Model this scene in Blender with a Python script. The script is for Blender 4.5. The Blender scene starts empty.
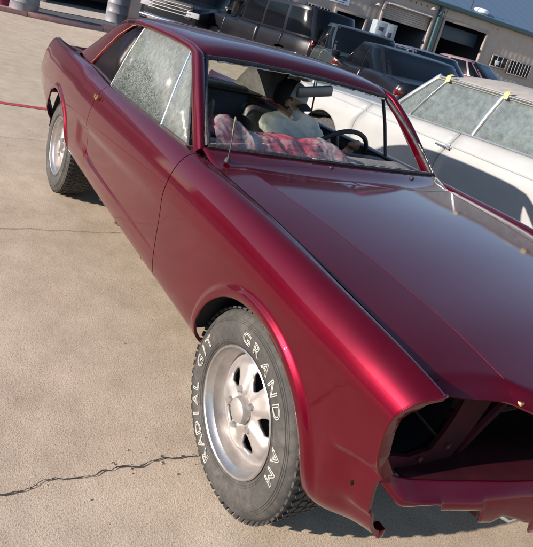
import bpy, bmesh, math, random
import numpy as np
from mathutils import Vector, Matrix, noise
from mathutils.geometry import delaunay_2d_cdt
random.seed(7)
R = math.radians
scene = bpy.context.scene
COL = scene.collection

# ------------------------------------------------------------------ camera
CAM = np.array([1.24001, -1.80818, 1.53413])
YAW, PITCH, ROLL, FPX, CY = 2.52546127, -.252507, .27614131, 568.189, -99.646
ca, sa, cb, sb, cc, sc_ = (math.cos(YAW), math.sin(YAW), math.cos(PITCH), math.sin(PITCH), math.cos(ROLL), math.sin(ROLL))
f_ = np.array([ca*cb, sa*cb, sb]); r0 = np.array([sa, -ca, 0.]); u0 = np.cross(r0, f_)
r_ = cc*r0 + sc_*u0; u_ = -sc_*r0 + cc*u0
cam = bpy.data.cameras.new('camera'); camo = bpy.data.objects.new('camera', cam); COL.objects.link(camo)
camo.matrix_world = Matrix(((r_[0], u_[0], -f_[0], CAM[0]), (r_[1], u_[1], -f_[1], CAM[1]), (r_[2], u_[2], -f_[2], CAM[2]), (0, 0, 0, 1)))
cam.sensor_fit = 'HORIZONTAL'; cam.sensor_width = 36; cam.lens = 36*FPX/533; cam.shift_y = CY/533
cam.clip_start = .05; cam.clip_end = 3000
scene.camera = camo

# ------------------------------------------------------------------ sky, sun, exposure
SUN_FROM = Vector((-.12, -.94, .308)).normalized()       # direction towards the sun
el = math.asin(SUN_FROM.z)
w = bpy.data.worlds.new('World'); scene.world = w; w.use_nodes = True
nt = w.node_tree; bg = nt.nodes['Background']
sky = nt.nodes.new('ShaderNodeTexSky'); sky.sky_type = 'NISHITA'; sky.sun_disc = False
sky.sun_elevation = el; sky.sun_rotation = math.atan2(SUN_FROM.x, SUN_FROM.y)
sky.air_density = 1.0; sky.dust_density = .4; sky.ozone_density = 2.0
nt.links.new(sky.outputs[0], bg.inputs[0]); bg.inputs[1].default_value = .108
sun = bpy.data.lights.new('sun', 'SUN'); sun.energy = 4.6; sun.angle = R(.6); sun.color = (1, .89, .79)
suno = bpy.data.objects.new('sun', sun); COL.objects.link(suno)
suno.rotation_euler = SUN_FROM.to_track_quat('Z', 'Y').to_euler(); suno.location = (0, -10, 10)
scene.view_settings.view_transform = 'Standard'; scene.view_settings.look = 'None'
scene.view_settings.exposure = .9; scene.view_settings.gamma = 1
scene.render.engine = 'CYCLES'
scene.cycles.max_bounces = 8; scene.cycles.transparent_max_bounces = 12
scene.cycles.use_denoising = True

# ------------------------------------------------------------------ materials
def nodes(name):
    m = bpy.data.materials.new(name); m.use_nodes = True
    t = m.node_tree; return m, t, t.nodes['Principled BSDF']
def principled(name, col, rough=.5, metal=0., coat=0., bump=0., bscale=60, var=0., vscale=8, spec=.5, coat_rough=.03):
    m, t, b = nodes(name)
    b.inputs['Base Color'].default_value = (*col, 1); b.inputs['Roughness'].default_value = rough
    b.inputs['Metallic'].default_value = metal; b.inputs['Coat Weight'].default_value = coat
    b.inputs['Coat Roughness'].default_value = coat_rough; b.inputs['Specular IOR Level'].default_value = spec
    tc = t.nodes.new('ShaderNodeTexCoord')
    if var:
        n = t.nodes.new('ShaderNodeTexNoise'); n.inputs['Scale'].default_value = vscale; n.inputs['Detail'].default_value = 8; n.inputs['Roughness'].default_value = .65
        t.links.new(tc.outputs['Object'], n.inputs['Vector'])
        mx = t.nodes.new('ShaderNodeMix'); mx.data_type = 'RGBA'
        mx.inputs[6].default_value = (*[max(0, c*(1-var)) for c in col], 1); mx.inputs[7].default_value = (*[min(1, c*(1+var)) for c in col], 1)
        mr = t.nodes.new('ShaderNodeMapRange'); mr.inputs[1].default_value = .3; mr.inputs[2].default_value = .7
        t.links.new(n.outputs[0], mr.inputs[0]); t.links.new(mr.outputs[0], mx.inputs[0]); t.links.new(mx.outputs[2], b.inputs['Base Color'])
    if bump:
        n = t.nodes.new('ShaderNodeTexNoise'); n.inputs['Scale'].default_value = bscale; n.inputs['Detail'].default_value = 6
        t.links.new(tc.outputs['Object'], n.inputs['Vector'])
        bp = t.nodes.new('ShaderNodeBump'); bp.inputs['Strength'].default_value = bump; bp.inputs['Distance'].default_value = .01
        t.links.new(n.outputs[0], bp.inputs['Height']); t.links.new(bp.outputs[0], b.inputs['Normal'])
    return m
def noise_node(t, scale, detail=6, rough=.6, src=None):
    n = t.nodes.new('ShaderNodeTexNoise'); n.inputs['Scale'].default_value = scale; n.inputs['Detail'].default_value = detail; n.inputs['Roughness'].default_value = rough
    if src: t.links.new(src, n.inputs['Vector'])
    return n
def ramp(t, src, stops):
    r = t.nodes.new('ShaderNodeValToRGB'); e = r.color_ramp.elements
    while len(e) < len(stops): e.new(.5)
    for k, (p, c) in enumerate(stops): e[k].position = p; e[k].color = (*c, 1) if len(c) == 3 else c
    t.links.new(src, r.inputs[0]); return r
def mixc(t, fac, a, b, blend='MIX'):
    m = t.nodes.new('ShaderNodeMix'); m.data_type = 'RGBA'; m.blend_type = blend
    for idx, v in ((0, fac), (6, a), (7, b)):
        if hasattr(v, 'links'): t.links.new(v, m.inputs[idx])
        elif idx == 0: m.inputs[0].default_value = v
        else: m.inputs[idx].default_value = (*v, 1)
    return m.outputs[2]

def make_paint():
    m, t, b = nodes('candy_red_paint')
    tc = t.nodes.new('ShaderNodeTexCoord')
    n = noise_node(t, 3, 5, .6, tc.outputs['Object'])
    c = ramp(t, n.outputs[0], [(.3, (.100, .0001, .0088)), (.7, (.118, .0001, .0108))])
    # thin settled dust in patches
    nd = noise_node(t, 9, 9, .7, tc.outputs['Object'])
    rd = ramp(t, nd.outputs[0], [(.50, (0, 0, 0)), (.9, (.03, .03, .03))])
    col = mixc(t, rd.outputs[0], c.outputs[0], (.30, .20, .17))
    t.links.new(col, b.inputs['Base Color'])
    b.inputs['Metallic'].default_value = .6; b.inputs['Roughness'].default_value = .36; b.inputs['Specular IOR Level'].default_value = .1
    b.inputs['Coat Weight'].default_value = 1.; b.inputs['Coat IOR'].default_value = 1.38
    nr = noise_node(t, 14, 8, .7, tc.outputs['Object'])
    rr = t.nodes.new('ShaderNodeMapRange'); rr.inputs[1].default_value = .35; rr.inputs[2].default_value = .8; rr.inputs[3].default_value = .0; rr.inputs[4].default_value = .02
    t.links.new(nr.outputs[0], rr.inputs[0]); t.links.new(rr.outputs[0], b.inputs['Coat Roughness'])
    op = noise_node(t, 260, 2, .5, tc.outputs['Object'])
    bp = t.nodes.new('ShaderNodeBump'); bp.inputs['Strength'].default_value = .02; bp.inputs['Distance'].default_value = .002
    t.links.new(op.outputs[0], bp.inputs['Height']); t.links.new(bp.outputs[0], b.inputs['Coat Normal'])
    return m

def make_concrete():
    m, t, b = nodes('old_concrete')
    tc = t.nodes.new('ShaderNodeTexCoord'); P = tc.outputs['Object']
    big = noise_node(t, .7, 6, .6, P); mid = noise_node(t, 5, 8, .7, P); fine = noise_node(t, 150, 6, .8, P)
    v = t.nodes.new('ShaderNodeTexVoronoi'); v.inputs['Scale'].default_value = 240; t.links.new(P, v.inputs['Vector'])
    c1 = ramp(t, big.outputs[0], [(.3, (.54, .435, .325)), (.7, (.64, .53, .41))])
    c2 = ramp(t, mid.outputs[0], [(.32, (.78, .76, .74)), (.68, (1.06, 1.05, 1.04))])
    c3 = ramp(t, fine.outputs[0], [(.36, (.45, .42, .40)), (.47, (.95, .95, .95)), (.60, (1.10, 1.09, 1.08)), (.68, (1.45, 1.42, 1.38))])
    col = mixc(t, 1., c1.outputs[0], c2.outputs[0], 'MULTIPLY'); col = mixc(t, 1., col, c3.outputs[0], 'MULTIPLY')
    # dark pop-out pits and pale aggregate
    pv = t.nodes.new('ShaderNodeTexVoronoi'); pv.inputs['Scale'].default_value = 60; t.links.new(P, pv.inputs['Vector'])
    pr = ramp(t, pv.outputs['Distance'], [(.05, (.30, .28, .26)), (.14, (1, 1, 1))])
    msk = noise_node(t, 12, 3, .5, P); mm = ramp(t, msk.outputs[0], [(.52, (0, 0, 0)), (.6, (1, 1, 1))])
    pit = mixc(t, mm.outputs[0], (1, 1, 1), pr.outputs[0]); col = mixc(t, 1., col, pit, 'MULTIPLY')
    st = noise_node(t, 1.7, 7, .7, P); sr = ramp(t, st.outputs[0], [(.62, (1, 1, 1)), (.78, (.80, .78, .77))]); col = mixc(t, 1., col, sr.outputs[0], 'MULTIPLY')
    t.links.new(col, b.inputs['Base Color']); b.inputs['Roughness'].default_value = .93; b.inputs['Specular IOR Level'].default_value = .25
    ad = t.nodes.new('ShaderNodeMath'); ad.operation = 'ADD'; t.links.new(fine.outputs[0], ad.inputs[0]); t.links.new(v.outputs['Distance'], ad.inputs[1])
    bp = t.nodes.new('ShaderNodeBump'); bp.inputs['Strength'].default_value = .30; bp.inputs['Distance'].default_value = .0018
    t.links.new(ad.outputs[0], bp.inputs['Height'])
    bp2 = t.nodes.new('ShaderNodeBump'); bp2.inputs['Strength'].default_value = .12; bp2.inputs['Distance'].default_value = .02
    t.links.new(mid.outputs[0], bp2.inputs['Height']); t.links.new(bp.outputs[0], bp2.inputs['Normal']); t.links.new(bp2.outputs[0], b.inputs['Normal'])
    return m

def make_tyre():
    m, t, b = nodes('dusty_tyre_rubber')
    tc = t.nodes.new('ShaderNodeTexCoord'); P = tc.outputs['Object']
    n = noise_node(t, 7, 9, .7, P); n2 = noise_node(t, 45, 6, .7, P)
    c = ramp(t, n.outputs[0], [(.3, (.030, .029, .028)), (.52, (.055, .052, .048)), (.75, (.12, .11, .098))])
    c2 = ramp(t, n2.outputs[0], [(.3, (.7, .7, .7)), (.7, (1.3, 1.3, 1.3))])
    t.links.new(mixc(t, 1., c.outputs[0], c2.outputs[0], 'MULTIPLY'), b.inputs['Base Color']); b.inputs['Roughness'].default_value = .8
    bp = t.nodes.new('ShaderNodeBump'); bp.inputs['Strength'].default_value = .25; bp.inputs['Distance'].default_value = .004
    t.links.new(n2.outputs[0], bp.inputs['Height']); t.links.new(bp.outputs[0], b.inputs['Normal'])
    return m

def make_dusty_glass(name, dust, lo, hi, scale, tint=(.85, .93, .90), swirl=1.2, show_through=None, bump=.12, rough=.04, refl=1.):
    """clear pane with a film of overspray and dust in patches"""
    m = bpy.data.materials.new(name); m.use_nodes = True; t = m.node_tree; t.nodes.clear()
    out = t.nodes.new('ShaderNodeOutputMaterial')
    tc = t.nodes.new('ShaderNodeTexCoord')
    n = noise_node(t, scale, 9, .7, tc.outputs['Object']); n.inputs['Distortion'].default_value = swirl
    mr = t.nodes.new('ShaderNodeMapRange'); mr.inputs[1].default_value = .32; mr.inputs[2].default_value = .68; mr.inputs[3].default_value = lo; mr.inputs[4].default_value = hi
    t.links.new(n.outputs[0], mr.inputs[0])
    tr = t.nodes.new('ShaderNodeBsdfTransparent'); tr.inputs[0].default_value = (*tint, 1)
    df = t.nodes.new('ShaderNodeBsdfPrincipled'); df.inputs['Base Color'].default_value = (*dust, 1); df.inputs['Roughness'].default_value = .8; df.inputs['Specular IOR Level'].default_value = .1
    n2 = noise_node(t, scale*4, 6, .7, tc.outputs['Object'])
    t.links.new(ramp(t, n2.outputs[0], [(.3, tuple(c*.6 for c in dust)), (.7, tuple(min(1, c*1.25) for c in dust))]).outputs[0], df.inputs['Base Color'])
    if show_through:
        n3 = noise_node(t, 6, 5, .6, tc.outputs['Object']); r3 = ramp(t, n3.outputs[0], [(.40, dust), (.54, show_through)]); t.links.new(r3.outputs[0], df.inputs['Base Color'])
    m1 = t.nodes.new('ShaderNodeMixShader'); t.links.new(mr.outputs[0], m1.inputs[0]); t.links.new(tr.outputs[0], m1.inputs[1]); t.links.new(df.outputs[0], m1.inputs[2])
    gl = t.nodes.new('ShaderNodeBsdfGlossy'); gl.inputs['Roughness'].default_value = rough
    lw = t.nodes.new('ShaderNodeLayerWeight'); lw.inputs[0].default_value = .5
    pw = t.nodes.new('ShaderNodeMath'); pw.operation = 'POWER'; pw.inputs[1].default_value = 5; t.links.new(lw.outputs['Facing'], pw.inputs[0])
    fr = t.nodes.new('ShaderNodeMath'); fr.operation = 'MULTIPLY_ADD'; fr.inputs[1].default_value = .9*refl; fr.inputs[2].default_value = .045*refl; t.links.new(pw.outputs[0], fr.inputs[0])
    bp = t.nodes.new('ShaderNodeBump'); bp.inputs['Strength'].default_value = bump; bp.inputs['Distance'].default_value = .01
    t.links.new(n.outputs[0], bp.inputs['Height']); t.links.new(bp.outputs[0], gl.inputs['Normal'])
    m2 = t.nodes.new('ShaderNodeMixShader'); t.links.new(fr.outputs[0], m2.inputs[0]); t.links.new(m1.outputs[0], m2.inputs[1]); t.links.new(gl.outputs[0], m2.inputs[2])
    t.links.new(m2.outputs[0], out.inputs[0]); return m

M = {}
M['paint'] = make_paint()
M['rust'] = principled('rusty_steel', (.075, .022, .014), .9, var=.5, vscale=30, bump=.4)
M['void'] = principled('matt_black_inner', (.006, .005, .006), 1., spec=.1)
M['inner'] = principled('dull_maroon_inner_metal', (.030, .0015, .005), .75, spec=.2, var=.4, vscale=9)
M['concrete'] = make_concrete()
M['tyre'] = make_tyre()
M['tread'] = principled('tread_rubber', (.045, .043, .04), .85, var=.5, vscale=20, bump=.2)
M['white_rubber'] = principled('white_letter_rubber', (.46, .44, .40), .7, var=.25, vscale=40)
M['rim'] = principled('oxidised_aluminium', (.50, .475, .46), .33, metal=.85, bump=.05, bscale=90, var=.18, vscale=14)
M['rim_face'] = principled('cast_aluminium', (.42, .395, .38), .52, metal=.7, bump=.06, bscale=140, var=.14, vscale=18)
M['black'] = principled('black_vinyl', (.018, .017, .018), .55, bump=.15, bscale=120, var=.4)
M['seat'] = principled('dusty_black_seat_vinyl', (.035, .034, .036), .5, bump=.3, bscale=40, var=.5, vscale=12)
M['dark'] = principled('dark_underbody', (.02, .018, .017), .8, var=.5)
M['dash'] = principled('dusty_grey_dash_pad', (.20, .19, .18), .8, bump=.3, bscale=50, var=.35, vscale=10)
M['trim_dark'] = principled('dusty_tan_trim_board', (.15, .135, .12), .8, var=.4, vscale=9)
M['mirror_grey'] = principled('dull_silver_mirror_back', (.12, .12, .125), .35, metal=.5, var=.2)
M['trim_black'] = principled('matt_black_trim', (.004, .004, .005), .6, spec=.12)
M['seal'] = principled('black_window_sealant', (.03, .026, .028), .6, bump=.6, bscale=60, var=.5, vscale=30)
M['seal_grey'] = principled('old_grey_glazing_residue', (.42, .40, .38), .8, bump=.6, bscale=60, var=.5, vscale=40)
M['chrome'] = principled('chrome', (.75, .76, .78), .12, metal=1., var=.1)
M['dull_chrome'] = principled('dull_bright_trim', (.62, .63, .62), .3, metal=.9, var=.2)
M['yellow_tape'] = principled('yellow_masking_tape', (.52, .44, .18), .7, bump=.2)
M['brass'] = principled('brass_clip', (.55, .38, .14), .35, metal=.9)
M['gold_line'] = principled('tan_sealer_line', (.26, .17, .08), .6)
M['white_paint'] = principled('chalky_white_paint', (.33, .335, .33), .38, coat=.25, var=.07, vscale=5, coat_rough=.2)
M['roof_white'] = principled('faded_cream_vinyl_roof', (.36, .325, .28), .6, var=.15, vscale=9, bump=.1)
M['glass_film'] = make_dusty_glass('overspray_glass_painted_sheen', (.24, .26, .25), .08, .80, 11, swirl=.6, bump=.14, rough=.24, refl=.35)
M['glass_white'] = make_dusty_glass('grimy_green_glass', (.19, .225, .225), .50, .74, 5, tint=(.70, .85, .80))
M['quarter_shade'] = principled('dark_interior_pane', (.010, .007, .010), .35, spec=.15)
def film_sheen_mask():  # pale diagonal reflection and crinkle sparkle painted into the overspray film
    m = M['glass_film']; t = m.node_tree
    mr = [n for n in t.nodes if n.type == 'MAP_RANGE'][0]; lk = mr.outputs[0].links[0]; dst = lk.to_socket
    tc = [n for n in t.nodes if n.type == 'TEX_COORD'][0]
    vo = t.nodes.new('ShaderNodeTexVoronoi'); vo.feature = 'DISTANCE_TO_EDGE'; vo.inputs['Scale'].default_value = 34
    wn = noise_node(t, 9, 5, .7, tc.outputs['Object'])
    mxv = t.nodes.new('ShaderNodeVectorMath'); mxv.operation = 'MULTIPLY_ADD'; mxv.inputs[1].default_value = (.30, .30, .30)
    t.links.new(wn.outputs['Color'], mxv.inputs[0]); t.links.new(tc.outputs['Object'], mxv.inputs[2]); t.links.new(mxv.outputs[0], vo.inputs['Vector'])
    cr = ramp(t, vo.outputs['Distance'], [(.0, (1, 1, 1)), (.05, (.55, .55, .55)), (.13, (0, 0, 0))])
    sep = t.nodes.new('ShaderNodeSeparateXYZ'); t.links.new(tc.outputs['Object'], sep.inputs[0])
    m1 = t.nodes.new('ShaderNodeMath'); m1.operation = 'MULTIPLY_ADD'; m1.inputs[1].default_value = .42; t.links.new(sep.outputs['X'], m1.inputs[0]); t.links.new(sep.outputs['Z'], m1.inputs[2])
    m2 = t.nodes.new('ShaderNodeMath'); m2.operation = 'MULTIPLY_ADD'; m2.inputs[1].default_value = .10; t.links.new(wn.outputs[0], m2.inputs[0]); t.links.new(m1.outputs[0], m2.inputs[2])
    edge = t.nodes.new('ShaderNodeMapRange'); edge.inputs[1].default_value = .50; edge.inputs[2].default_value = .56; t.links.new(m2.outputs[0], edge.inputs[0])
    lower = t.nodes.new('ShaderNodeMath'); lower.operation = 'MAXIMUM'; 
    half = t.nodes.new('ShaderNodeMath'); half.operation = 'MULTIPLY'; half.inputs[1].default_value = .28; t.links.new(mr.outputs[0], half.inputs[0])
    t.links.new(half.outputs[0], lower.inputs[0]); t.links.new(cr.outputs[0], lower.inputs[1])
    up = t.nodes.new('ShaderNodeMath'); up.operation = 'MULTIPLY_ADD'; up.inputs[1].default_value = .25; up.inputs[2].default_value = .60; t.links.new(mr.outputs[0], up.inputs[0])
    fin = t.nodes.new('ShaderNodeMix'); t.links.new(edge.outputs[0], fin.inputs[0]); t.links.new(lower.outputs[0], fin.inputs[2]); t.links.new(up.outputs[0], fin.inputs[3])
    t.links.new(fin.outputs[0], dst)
film_sheen_mask()
M['tint'] = principled('dark_tinted_glass', (.003, .004, .006), .10, spec=.2)
M['skin'] = principled('skin', (.36, .19, .125), .55, var=.1)
M['shirt'] = principled('cream_shirt_cotton', (.80, .74, .64), .85, bump=.3, bscale=25, var=.12)
M['jeans'] = principled('blue_denim', (.05, .07, .13), .85, bump=.2)
M['cap_dark'] = principled('black_cap_cloth', (.015, .016, .022), .8, bump=.2)
M['cap_grey'] = principled('grey_cap_cloth', (.36, .37, .39), .85, bump=.2)
M['hair'] = principled('black_hair', (.012, .01, .009), .6, bump=.5, bscale=90)
M['asphalt'] = principled('asphalt', (.075, .078, .085), .9, bump=.4, bscale=120, var=.3, vscale=3)
M['red_line'] = principled('worn_red_line_paint', (.42, .05, .06), .8, var=.35, vscale=18)
M['kerb_red'] = principled('faded_red_kerb_paint', (.52, .27, .23), .85, var=.25, vscale=6)
M['sunlit_ground'] = principled('sunlit_ground', (.46, .40, .35), .9, var=.2, vscale=3)
M['crack'] = principled('dirt_filled_crack', (.05, .043, .037), .95, var=.5, vscale=40)
M['rubble'] = principled('broken_concrete_rubble', (.30, .25, .20), .95, var=.45, vscale=60, bump=.5)
M['siding'] = principled('grey_beige_metal_siding', (.34, .29, .26), .6, var=.12, vscale=2)
M['siding2'] = principled('brown_grey_wall_panel', (.27, .23, .21), .7, var=.15, vscale=2)
M['gutter'] = principled('dark_teal_trim', (.03, .075, .085), .5, var=.2)
M['roofmetal'] = principled('blue_grey_metal_roof', (.085, .13, .19), .5, var=.1)
M['bay_dark'] = principled('workshop_interior', (.05, .055, .075), .9, var=.3)
M['bay_wall'] = principled('workshop_back_wall', (.22, .22, .25), .9, var=.2)
M['shutter'] = principled('rolled_shutter_metal', (.30, .26, .24), .5, metal=.2, var=.1)
M['grey_plastic'] = principled('grey_plastic', (.30, .30, .31), .55, var=.15)
M['drum'] = principled('grey_drum_paint', (.20, .20, .22), .5, var=.2, vscale=5)
M['drum_red'] = principled('red_drum_paint', (.30, .03, .06), .5, var=.2, vscale=5)
M['wood'] = principled('weathered_fence_board', (.30, .23, .17), .85, var=.3, vscale=6, bump=.3)
M['blue_panel'] = principled('dark_blue_panel', (.03, .055, .085), .5, var=.2)
M['sign_white'] = principled('white_sign_board', (.62, .64, .70), .5, var=.08)
M['cab_blue'] = principled('pale_blue_cabinet_paint', (.27, .31, .35), .5, var=.2)
M['sign_blue'] = principled('blue_sign_lettering', (.05, .08, .30), .5)
M['car_black'] = principled('dusty_black_car_paint', (.006, .006, .009), .3, coat=.2, spec=.3, coat_rough=.15, var=.3, vscale=3)
M['car_grey'] = principled('dark_grey_car_paint', (.03, .032, .04), .4, coat=.3, coat_rough=.2)
M['car_green'] = principled('dark_green_grey_car_paint', (.022, .030, .032), .4, coat=.3, coat_rough=.2)
M['car_maroon'] = principled('dull_maroon_car_paint', (.16, .09, .095), .4, coat=.4, coat_rough=.2)
M['car_silver'] = principled('silver_car_paint', (.16, .16, .17), .3, metal=.6, coat=.6, coat_rough=.1)
M['red_lens'] = principled('red_lamp_lens', (.14, .006, .010), .2, coat=.6)
M['clear_lens'] = principled('clear_lamp_lens', (.34, .34, .36), .15, coat=.8)
M['amber'] = principled('yellow_bumper_strip', (.55, .42, .18), .5)
M['cloth_pale'] = principled('pale_crumpled_sheet', (.58, .54, .50), .7, bump=.4, bscale=25, var=.15)
def emis(name, col, s):
    m, t, b = nodes(name); b.inputs['Emission Color'].default_value = (*col, 1); b.inputs['Emission Strength'].default_value = s; return m
M['tube'] = emis('lit_tube', (.85, .95, 1), 1.6)

# ------------------------------------------------------------------ mesh helpers
def tag(o, label=None, cat=None, group=None, kind=None):
    if label: o['label'] = label
    if cat: o['category'] = cat
    if group: o['group'] = group
    if kind: o['kind'] = kind
    return o
def empty(name, loc=(0, 0, 0), rot=(0, 0, 0)):
    o = bpy.data.objects.new(name, None); COL.objects.link(o); o.location = loc; o.rotation_euler = rot; o.empty_display_size = .1; return o
def obj(name, verts, faces, mat, parent=None, smooth=True, normals=None, sharp=None):
    me = bpy.data.meshes.new(name); me.from_pydata([tuple(map(float, v)) for v in verts], [], [tuple(f) for f in faces]); me.update()
    if smooth:
        me.polygons.foreach_set('use_smooth', [True]*len(me.polygons))
        if normals is not None: me.normals_split_custom_set_from_vertices([tuple(n) for n in normals])
        elif sharp: me.set_sharp_from_angle(angle=R(sharp))
    return place(name, me, mat, parent)
def place(name, me, mat, parent=None):
    mats = mat if isinstance(mat, (list, tuple)) else [mat]
    for m in mats: me.materials.append(M[m] if isinstance(m, str) else m)
    o = bpy.data.objects.new(name, me); COL.objects.link(o)
    if parent: o.parent = parent
    return o
def bm_obj(name, bm, mat, parent=None, smooth=True, sharp=40, recalc=True):
    if recalc: bmesh.ops.recalc_face_normals(bm, faces=bm.faces)
    me = bpy.data.meshes.new(name); bm.to_mesh(me); bm.free()
    if smooth:
        me.polygons.foreach_set('use_smooth', [True]*len(me.polygons))
        if sharp: me.set_sharp_from_angle(angle=R(sharp))
    return place(name, me, mat, parent)
def pchip(xs, ys):
    xs = np.array(xs, float); ys = np.array(ys, float); o = np.argsort(xs); xs = xs[o]; ys = ys[o]
    h = np.diff(xs); d = np.diff(ys)/h; m = np.zeros(len(xs))
    for i in range(1, len(xs)-1):
        if d[i-1]*d[i] > 0:
            w1 = 2*h[i]+h[i-1]; w2 = h[i]+2*h[i-1]; m[i] = (w1+w2)/(w1/d[i-1]+w2/d[i])
    m[0], m[-1] = d[0], d[-1]
    def f(x):
        x = min(max(x, xs[0]), xs[-1]); i = min(max(int(np.searchsorted(xs, x))-1, 0), len(h)-1)
        t = (x-xs[i])/h[i]
        return ((2*t**3-3*t*t+1)*ys[i]+(t**3-2*t*t+t)*h[i]*m[i]+(-2*t**3+3*t*t)*ys[i+1]+(t**3-t*t)*h[i]*m[i+1])
    return f
def sstep(a, b, x):
    t = min(max((x-a)/(b-a), 0), 1); return t*t*(3-2*t)
def box(bm, c, s, rot=None, bev=0, seg=2):
    g = bmesh.ops.create_cube(bm, size=1)['verts']
    bmesh.ops.scale(bm, vec=s, verts=g)
    if bev:
        ed = list({e for v in g for e in v.link_edges})
        r = bmesh.ops.bevel(bm, geom=ed, offset=bev, segments=seg, profile=.5, affect='EDGES'); g = list({v for f in r['faces'] for v in f.verts} | {v for v in g if v.is_valid})
    if rot is not None: bmesh.ops.rotate(bm, cent=(0, 0, 0), matrix=rot, verts=g)
    bmesh.ops.translate(bm, vec=c, verts=g); return g
def box_obj(name, c, s, mat, parent=None, rot=None, bev=.004, seg=2):
    bm = bmesh.new(); box(bm, c, s, rot, bev, seg); return bm_obj(name, bm, mat, parent)
def tube(bm, pts, rad, seg=10, flat=1., cap=True):
    """tube along a polyline; rad scalar or list; flat squashes the section along its second axis"""
    pts = [Vector(p) for p in pts]; n = len(pts); rads = rad if isinstance(rad, (list, tuple)) else [rad]*n
    rings = []; up = None
    for i, p in enumerate(pts):
        t = (pts[min(i+1, n-1)]-pts[max(i-1, 0)]).normalized()
        if up is None:
            up = Vector((0, 0, 1)) if abs(t.z) < .9 else Vector((1, 0, 0))
        a = t.cross(up).normalized(); b = a.cross(t).normalized(); up = b
        rings.append([bm.verts.new(p+a*math.cos(2*math.pi*k/seg)*rads[i]+b*math.sin(2*math.pi*k/seg)*rads[i]*flat) for k in range(seg)])
    for i in range(n-1):
        for k in range(seg): bm.faces.new((rings[i][k], rings[i][(k+1) % seg], rings[i+1][(k+1) % seg], rings[i+1][k]))
    if cap: bm.faces.new(rings[0]); bm.faces.new(rings[-1][::-1])
def tube_obj(name, pts, rad, mat, parent=None, seg=10, flat=1.):
    bm = bmesh.new(); tube(bm, pts, rad, seg, flat); return bm_obj(name, bm, mat, parent)
def lathe(prof, seg=48, axis='Y', closed=False):
    """revolve (radius, along) profile about the axis"""
    v = []; f = []; n = len(prof)
    for k in range(seg):
        a = 2*math.pi*k/seg
        for r, h in prof:
            if axis == 'Y': v.append((r*math.cos(a), h, r*math.sin(a)))
            else: v.append((r*math.cos(a), r*math.sin(a), h))
    for k in range(seg):
        for i in range(n-1 if not closed else n):
            j = (i+1) % n; k2 = (k+1) % seg
            f.append((k*n+i, k*n+j, k2*n+j, k2*n+i))
    return v, f
def lathe_obj(name, prof, mat, parent=None, seg=48, axis='Y', sharp=35, closed=False):
    v, f = lathe(prof, seg, axis, closed); bm = bmesh.new(); vs = [bm.verts.new(p) for p in v]
    for q in f: bm.faces.new([vs[i] for i in q])
    bmesh.ops.remove_doubles(bm, verts=bm.verts, dist=1e-5)
    return bm_obj(name, bm, mat, parent, sharp=sharp)
def grid_obj(name, P, mat, parent=None, thick=0, sharp=None, smooth=True):
    """P[i][j] points -> one sheet, optionally with thickness"""
    a = len(P); b = len(P[0]); bm = bmesh.new(); vs = [[bm.verts.new(p) for p in row] for row in P]
    for i in range(a-1):
        for j in range(b-1): bm.faces.new((vs[i][j], vs[i+1][j], vs[i+1][j+1], vs[i][j+1]))
    o = bm_obj(name, bm, mat, parent, smooth=smooth, sharp=sharp, recalc=True)
    if thick:
        md = o.modifiers.new('thickness', 'SOLIDIFY'); md.thickness = thick; md.offset = -1
    return o
def ground_z(x, y):
    return .06*max(0, y-1.2)**2/(max(0, y-1.2)+.8) if y > 1.2 else 0.
def copy_tree(o, parent=None):
    c = o.copy(); COL.objects.link(c)
    if parent: c.parent = parent
    for ch in list(o.children): copy_tree(ch, c)
    return c

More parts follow.
